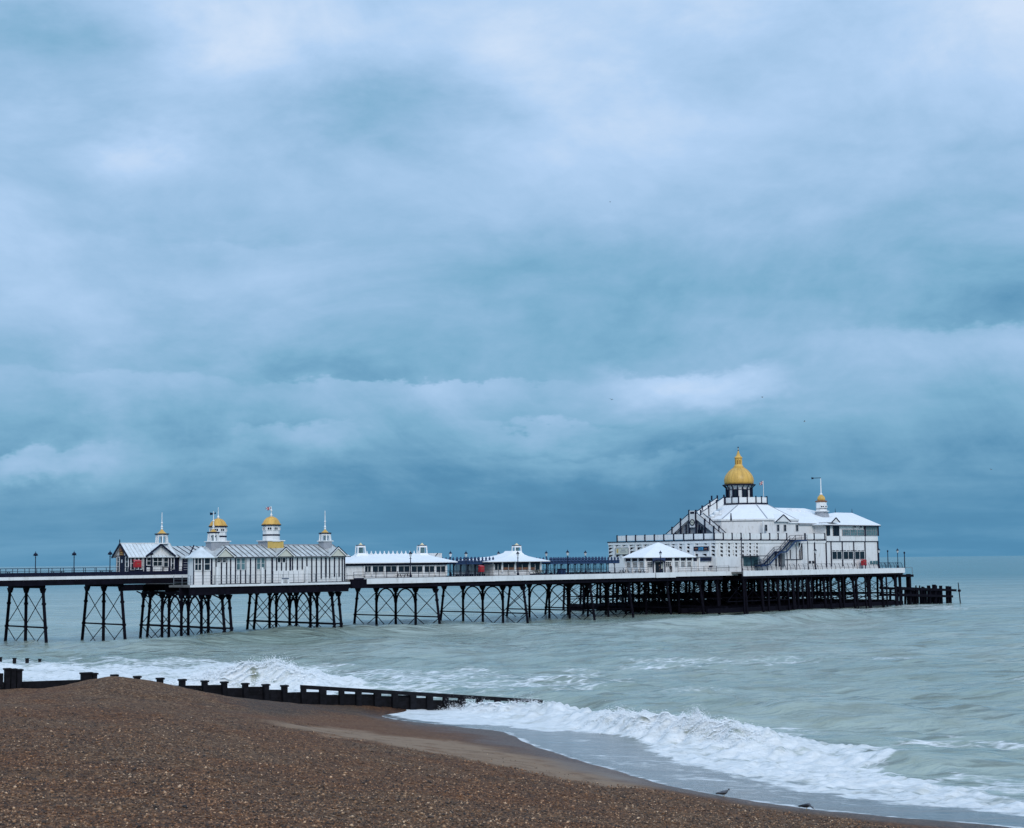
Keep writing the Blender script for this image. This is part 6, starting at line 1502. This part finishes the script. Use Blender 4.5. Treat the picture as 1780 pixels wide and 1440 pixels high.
# ------------------------------------------------------------------ small things on the deck
def cabinet(pa, pb, t, bt, w, zb, lab, d=.55):
    c = Place('lifebuoy_cabinet', W(S(pa, w, (t + bt) / 2), w, zb), PANG, lab, 'cabinet', 'red lifebuoy cabinets along the pier'); f = c.fac(0, 0, 1, 0)
    u0, u1, z0, z1 = f.rect(pa, pb, t, bt); body = MB(); f.box(body, u0, u1, -d, 0, z0, z1); b_ = body.build('body', 'red', c.e)
    m = MB(); f.box(m, u0 + .07, u1 - .07, .004, .04, z0 + .07, z1 - .07); m.build('door', 'red', c.e)
    m = MB(); f.box(m, u0 + .3 * (u1 - u0), u0 + .65 * (u1 - u0), .042, .06, z0 + .55 * (z1 - z0), z0 + .72 * (z1 - z0)); m.build('plate', 'wood_brown', b_)
    m = MB(); m.add([tuple(f.P(u0 - .05, .08, z1 + .002)), tuple(f.P(u1 + .05, .08, z1 + .002)), tuple(f.P(u1 + .05, -d - .05, z1 + .2)), tuple(f.P(u0 - .05, -d - .05, z1 + .2)), tuple(f.P(u0 - .05, .08, z1 + .06)), tuple(f.P(u1 + .05, .08, z1 + .06)), tuple(f.P(u1 + .05, -d - .05, z1 + .27)), tuple(f.P(u0 - .05, -d - .05, z1 + .27))], [(3, 2, 1, 0), (4, 5, 6, 7), (0, 1, 5, 4), (1, 2, 6, 5), (2, 3, 7, 6), (3, 0, 4, 7)]); m.build('lid', 'red', c.e)
    if z0 > .3:
        for u in (u0 + .2, u1 - .2): m = MB(); f.box(m, u - .05, u + .05, -d * .6, -d * .4, 0, z0); m.build('leg', 'navy', c.e)
cabinet(234.5, 246, 976.5, 987, WF - .9, ZL, 'red cabinet on legs in front of the gabled kiosk windows')
cabinet(835, 842, 985.5, 994.5, WM - 1.2, ZM, 'red cabinet before the left blue shelter at mid pier')
cabinet(1500, 1506.5, 974.5, 983, WH - 3.2, ZM, 'red cabinet standing against the end block at the pier head')
bn = Place('litter_bin', W(S(975, WM - 1.0), WM - 1.0, ZM), PANG, 'dark blue square bin in front of the right blue shelter', 'bin'); f = bn.fac(0, 0, 1, 0); u0, u1, z0, z1 = f.rect(975, 983.5, 989.3, 999)
m = MB(); f.box(m, u0, u1, -.9, 0, 0, z1 - .15); b_ = m.build('body', 'blue', bn.e); m = MB(); f.box(m, u0 - .06, u1 + .06, -.96, .06, z1 - .148, z1); m.build('lid', 'navy', bn.e)
bp = None
def picnic(px, w, zb, lab):
    global bp
    if bp is None:
        e = empty('picnic_table', (0, 0, 0), PANG, None, 'table', 'picnic tables along the pier deck')
        for j in range(4): m = MB(); m.box(-1.0, 1.0, -.36 + j * .185, -.36 + j * .185 + .165, .72, .77); m.build('table_board', 'timber', e)
        for y in (-.78, .60): m = MB(); m.box(-1.0, 1.0, y, y + .2, .42, .47); m.build('seat', 'timber', e)
        for x in (-.75, .75):
            for d in (-1, 1): m = MB(); m.bar((x, d * .25, .72), (x, d * .68, 0), .09, .09); m.build('leg', 'timber', e)
            m = MB(); m.bar((x + .09, -.7, .40), (x + .09, .7, .40), .07, .09); m.build('cross_bar', 'timber', e)
        bp = e; o = e
    else: o = copy_tree(bp)
    o['label'] = lab; o.location = W(S(px, w), w, zb)
for px, w, z, lab in ((6, -221.4, ZL, 'picnic table at the left picture edge on the walkway'), (100, -221.4, ZL, 'picnic table between the two left bracket lamps'), (184, -221.4, ZL, 'picnic table left of the gabled kiosk gable end'),
                      (700, -219.3, ZM, 'picnic table before the windows of the long low white building'), (966, -219.4, ZM, 'picnic table left of the dark blue bin'), (1005, -219.4, ZM, 'picnic table right of the dark blue bin'), (1085, -219.3, ZM, 'picnic table before the left windows of the pub'), (1112, -219.3, ZM, 'picnic table left of the pub entrance')): picnic(px, w, z, lab)
# plant bushes by the swept kiosk
bs_ = MB()
for i in range(260):
    a, r_, h_ = random.uniform(0, 6.28), random.uniform(0, 1), random.uniform(.1, 1.0); p = Vector((math.cos(a) * r_ * 1.5, math.sin(a) * r_ * .5, h_)); d1 = Vector((random.uniform(-1, 1), random.uniform(-1, 1), random.uniform(-.3, 1))).normalized() * .16; d2 = d1.cross(Vector((random.uniform(-1, 1), random.uniform(-1, 1), 1))).normalized() * .07
    bs_.add([p - d1, p + d2, p + d1, p - d2], [(0, 1, 2, 3)])
pe = empty('planter', W(S(935, -219.2), -219.2, ZM), PANG, 'low planter of dark shrubs by the right corner of the swept kiosk', 'planter'); bo = bs_.build('foliage', mat('shrub', (.055, .07, .05), .8, .4, 3), pe)
MB().box(-1.6, 1.6, -.5, .5, 0, .35).build('trough', 'navy', pe)

# ------------------------------------------------------------------ people
def skin_obj(name, verts, edges, radii, m, parent, root=0, sub=1, flat=None):
    me = bpy.data.meshes.new(name); me.from_pydata(verts, edges, []); o = bpy.data.objects.new(name, me); COL.objects.link(o)
    sk = o.modifiers.new('skin', 'SKIN'); sk.use_smooth_shade = True
    for i, r_ in enumerate(radii): me.skin_vertices[0].data[i].radius = r_ if isinstance(r_, tuple) else (r_, r_)
    me.skin_vertices[0].data[root].use_root = True
    if sub: ss = o.modifiers.new('sub', 'SUBSURF'); ss.levels = sub; ss.render_levels = sub
    dg = bpy.context.evaluated_depsgraph_get(); nm = bpy.data.meshes.new_from_object(o.evaluated_get(dg)); bpy.data.objects.remove(o)
    nm.materials.clear(); nm.materials.append(M[m] if isinstance(m, str) else m); q_ = bpy.data.objects.new(name, nm); COL.objects.link(q_); q_.parent = parent
    for p in nm.polygons: p.use_smooth = True
    return q_
def person(px, w, lab, rz, lean=0.0, h=1.72):
    e = empty('person', W(S(px, w), w, ZM), PANG + rz, lab, 'person')
    v = [(0, 0, .95), (0, .02, 1.15), (0, .0 + lean, 1.38), (0, lean, 1.50), (0, lean - .03, 1.62), (0, lean - .03, 1.72),
         (-.10, 0, .90), (-.11, -.06, .50), (-.11, .03, .07), (-.11, -.10, .03), (.10, 0, .90), (.12, .08, .50), (.12, .16, .07), (.12, .03, .03),
         (-.19, lean, 1.40), (-.25, lean + .03, 1.13), (-.22, lean - .12, .92), (-.21, lean - .17, .82), (.19, lean, 1.40), (.25, lean + .03, 1.13), (.23, lean - .10, .90), (.22, lean - .15, .80)]
    ed = [(0, 1), (1, 2), (2, 3), (3, 4), (4, 5), (0, 6), (6, 7), (7, 8), (8, 9), (0, 10), (10, 11), (11, 12), (12, 13), (2, 14), (14, 15), (15, 16), (16, 17), (2, 18), (18, 19), (19, 20), (20, 21)]
    rd = [(.15, .11), (.14, .10), (.17, .11), .055, .095, .075, .10, .075, .05, .045, .10, .075, .05, .045, .065, .052, .040, .04, .065, .052, .04, .04]
    b = skin_obj('body', v, ed, rd, 'skin', e)
    rd2 = [(.175, .135), (.165, .125), (.195, .135), .07]; keep = [0, 1, 2, 3, 6, 7, 8, 10, 11, 12, 14, 15, 16, 18, 19, 20]
    mp_ = {k_: i for i, k_ in enumerate(keep)}; rr_ = {0: (.175, .135), 1: (.165, .125), 2: (.195, .135), 3: .075, 6: .12, 7: .095, 8: .07, 10: .12, 11: .095, 12: .07, 14: .085, 15: .07, 16: .055, 18: .085, 19: .07, 20: .055}
    skin_obj('clothing', [v[k_] for k_ in keep], [(mp_[a], mp_[c]) for a, c in ed if a in mp_ and c in mp_], [rr_[k_] for k_ in keep], 'cloth', b)
    skin_obj('hair', [(0, lean + .01, 1.60), (0, lean, 1.70), (0, lean - .02, 1.755)], [(0, 1), (1, 2)], [.085, .10, .07], 'cloth', b)
    e.scale = (h / 1.78,) * 3
person(1146, -219.6, 'person in dark clothes standing in front of the pub porch', .5)
person(1166, -218.6, 'person in dark clothes standing at the gap in the railing right of the porch', -1.0, -.03)

# ------------------------------------------------------------------ birds
def standing_gull(px, py, length, lab, m, heading, peck=0.0):
    z = 1.0
    for _ in range(20):
        p = at_z(px, py, z); z = .5 * z + .5 * float(terrain(np.array([p.x]), np.array([p.y]))[0])
    p = at_z(px, py, z); e = empty('gull', (p.x, p.y, float(terrain(np.array([p.x]), np.array([p.y]))[0]) - .01), heading, lab, 'bird'); s_ = length / .58
    rings = [(-.30, .125, .012, .02), (-.24, .145, .03, .025), (-.16, .165, .055, .055), (-.06, .18, .078, .085), (.04, .20, .080, .09), (.12, .225, .066, .075), (.17, .26 - peck * .06, .045, .05), (.195, .30 - peck * .16, .038, .042), (.215 + peck * .03, .335 - peck * .25, .042, .045), (.245 + peck * .05, .34 - peck * .29, .034, .034), (.265 + peck * .06, .337 - peck * .33, .012, .012)]
    mb = MB(); N = 12
    for x, z_, ry, rz_ in rings:
        for i in range(N): a = 2 * math.pi * i / N; mb.v.append((x * s_, math.cos(a) * ry * s_, (z_ + math.sin(a) * rz_) * s_))
    for j in range(len(rings) - 1):
        for i in range(N): mb.f.append((j * N + i, j * N + (i + 1) % N, (j + 1) * N + (i + 1) % N, (j + 1) * N + i))
    mb.f.append(tuple(range(N))); mb.f.append(tuple((len(rings) - 1) * N + i for i in range(N)))
    b = mb.build('body', m[0], e, smooth=True)
    bx_, bz = (.262 + peck * .06) * s_, (.337 - peck * .33) * s_
    q_ = MB(); q_.tube((bx_, 0, bz), (bx_ + .055 * s_, 0, bz - .018 * s_), .010 * s_, .003 * s_, 6); q_.build('beak', 'beak', b)
    for d in (-1, 1):
        q_ = MB(); N2 = 8; prof_ = [(.12, .03), (.05, .062), (-.08, .058), (-.20, .035), (-.33, .008)]
        vs = []
        for x, h_ in prof_: vs += [(x * s_, d * (.072 + .012 * (x > -.1)) * s_, (.205 + h_ * .8 + x * .12) * s_), (x * s_, d * .095 * s_, (.195 + x * .12) * s_), (x * s_, d * .070 * s_, (.175 - h_ * .4 + x * .12) * s_)]
        fs = []
        for j in range(len(prof_) - 1):
            for i in range(3): fs.append((j * 3 + i, j * 3 + (i + 1) % 3, (j + 1) * 3 + (i + 1) % 3, (j + 1) * 3 + i))
        fs += [(0, 1, 2), (12, 13, 14)]; q_.add(vs, fs); q_.build('wing', m[1], b, smooth=True)
        q_ = MB(); q_.tube((.02 * s_, d * .03 * s_, .12 * s_), (.0, d * .03 * s_, .0), .008 * s_, n=5); q_.bar((-.01 * s_, d * .03 * s_, .006), (.05 * s_, d * .03 * s_, .006), .035 * s_, .01); q_.build('leg', 'beak', b)
        q_ = MB(); q_.lathe(((.235 + peck * .04) * s_, d * .037 * s_, (.345 - peck * .27) * s_), [(.001, -.006), (.007, 0), (.001, .006)], 6); q_.build('eye', 'navy', b)
standing_gull(1258, 1385.5, .62, 'grey gull standing at the edge of the shingle facing the sea', ('gull_grey', 'gull_grey'), -.35)
standing_gull(1402, 1408, .60, 'dark gull with lowered pale head pecking on the shingle', ('gull_grey', 'cloth'), -.5, .8)
def flying_gull(px, py, Yd, span, lab, rz, roll, m='gull_grey', up=.35):
    e = empty('flying_gull', at_y(px, py, Yd), rz, lab, 'bird', 'gulls in flight over the pier'); e.rotation_euler = (roll, 0, rz)
    s_ = span / 1.3; mb = MB(); N = 8; rings = [(-.30, .02, .012), (-.18, .045, .04), (0, .07, .07), (.14, .06, .06), (.24, .045, .045), (.30, .012, .012)]
    for x, ry, rz_ in rings:
        for i in range(N): a = 2 * math.pi * i / N; mb.v.append((x * s_, math.cos(a) * ry * s_, math.sin(a) * rz_ * s_))
    for j in range(len(rings) - 1):
        for i in range(N): mb.f.append((j * N + i, j * N + (i + 1) % N, (j + 1) * N + (i + 1) % N, (j + 1) * N + i))
    mb.f.append(tuple(range(N))); mb.f.append(tuple((len(rings) - 1) * N + i for i in range(N))); b = mb.build('body', 'gull_white', e, smooth=True)
    for d in (-1, 1):
        q_ = MB(); secs = [(.04, .12, -.12, .03), (.30, .15, -.08, .03 + up * .5), (.62, .0, -.20, .03 + up * .42)]; vs = []
        for y, x0, x1, z_ in secs: vs += [(x0 * s_, d * y * s_, z_ * s_), (x1 * s_, d * y * s_, z_ * s_), (x1 * s_, d * y * s_, (z_ - .02) * s_), (x0 * s_, d * y * s_, (z_ - .03) * s_)]
        fs = [(0, 1, 2, 3), (8, 9, 10, 11)]
        for j in range(2):
            for i in range(4): fs.append((j * 4 + i, j * 4 + (i + 1) % 4, (j + 1) * 4 + (i + 1) % 4, (j + 1) * 4 + i))
        q_.add(vs, fs); q_.build('wing', m, b)
for a in ((1063, 695, 300, 1.0, 'dark gull flying left of the bright cloud', .9, .2, 'cloth', .3), (1325, 691, 330, 1.0, 'dark gull flying high above the big gold dome', .2, .1, 'cloth', .25),
          (1398.5, 733, 330, 1.0, 'dark gull flying above the small gold turret', -.3, .35, 'cloth', .2), (1722.5, 816.5, 330, .9, 'gull flying low at the right over the open sea', .4, .2, 'cloth', .3), (1060.5, 351.5, 330, .7, 'tiny gull highest in the sky', .5, .2, 'cloth', .3)):
    flying_gull(*a)
# whole-number tidy-up: no leftover helper properties
for o in bpy.data.objects:
    if 'used' in o: del o['used']
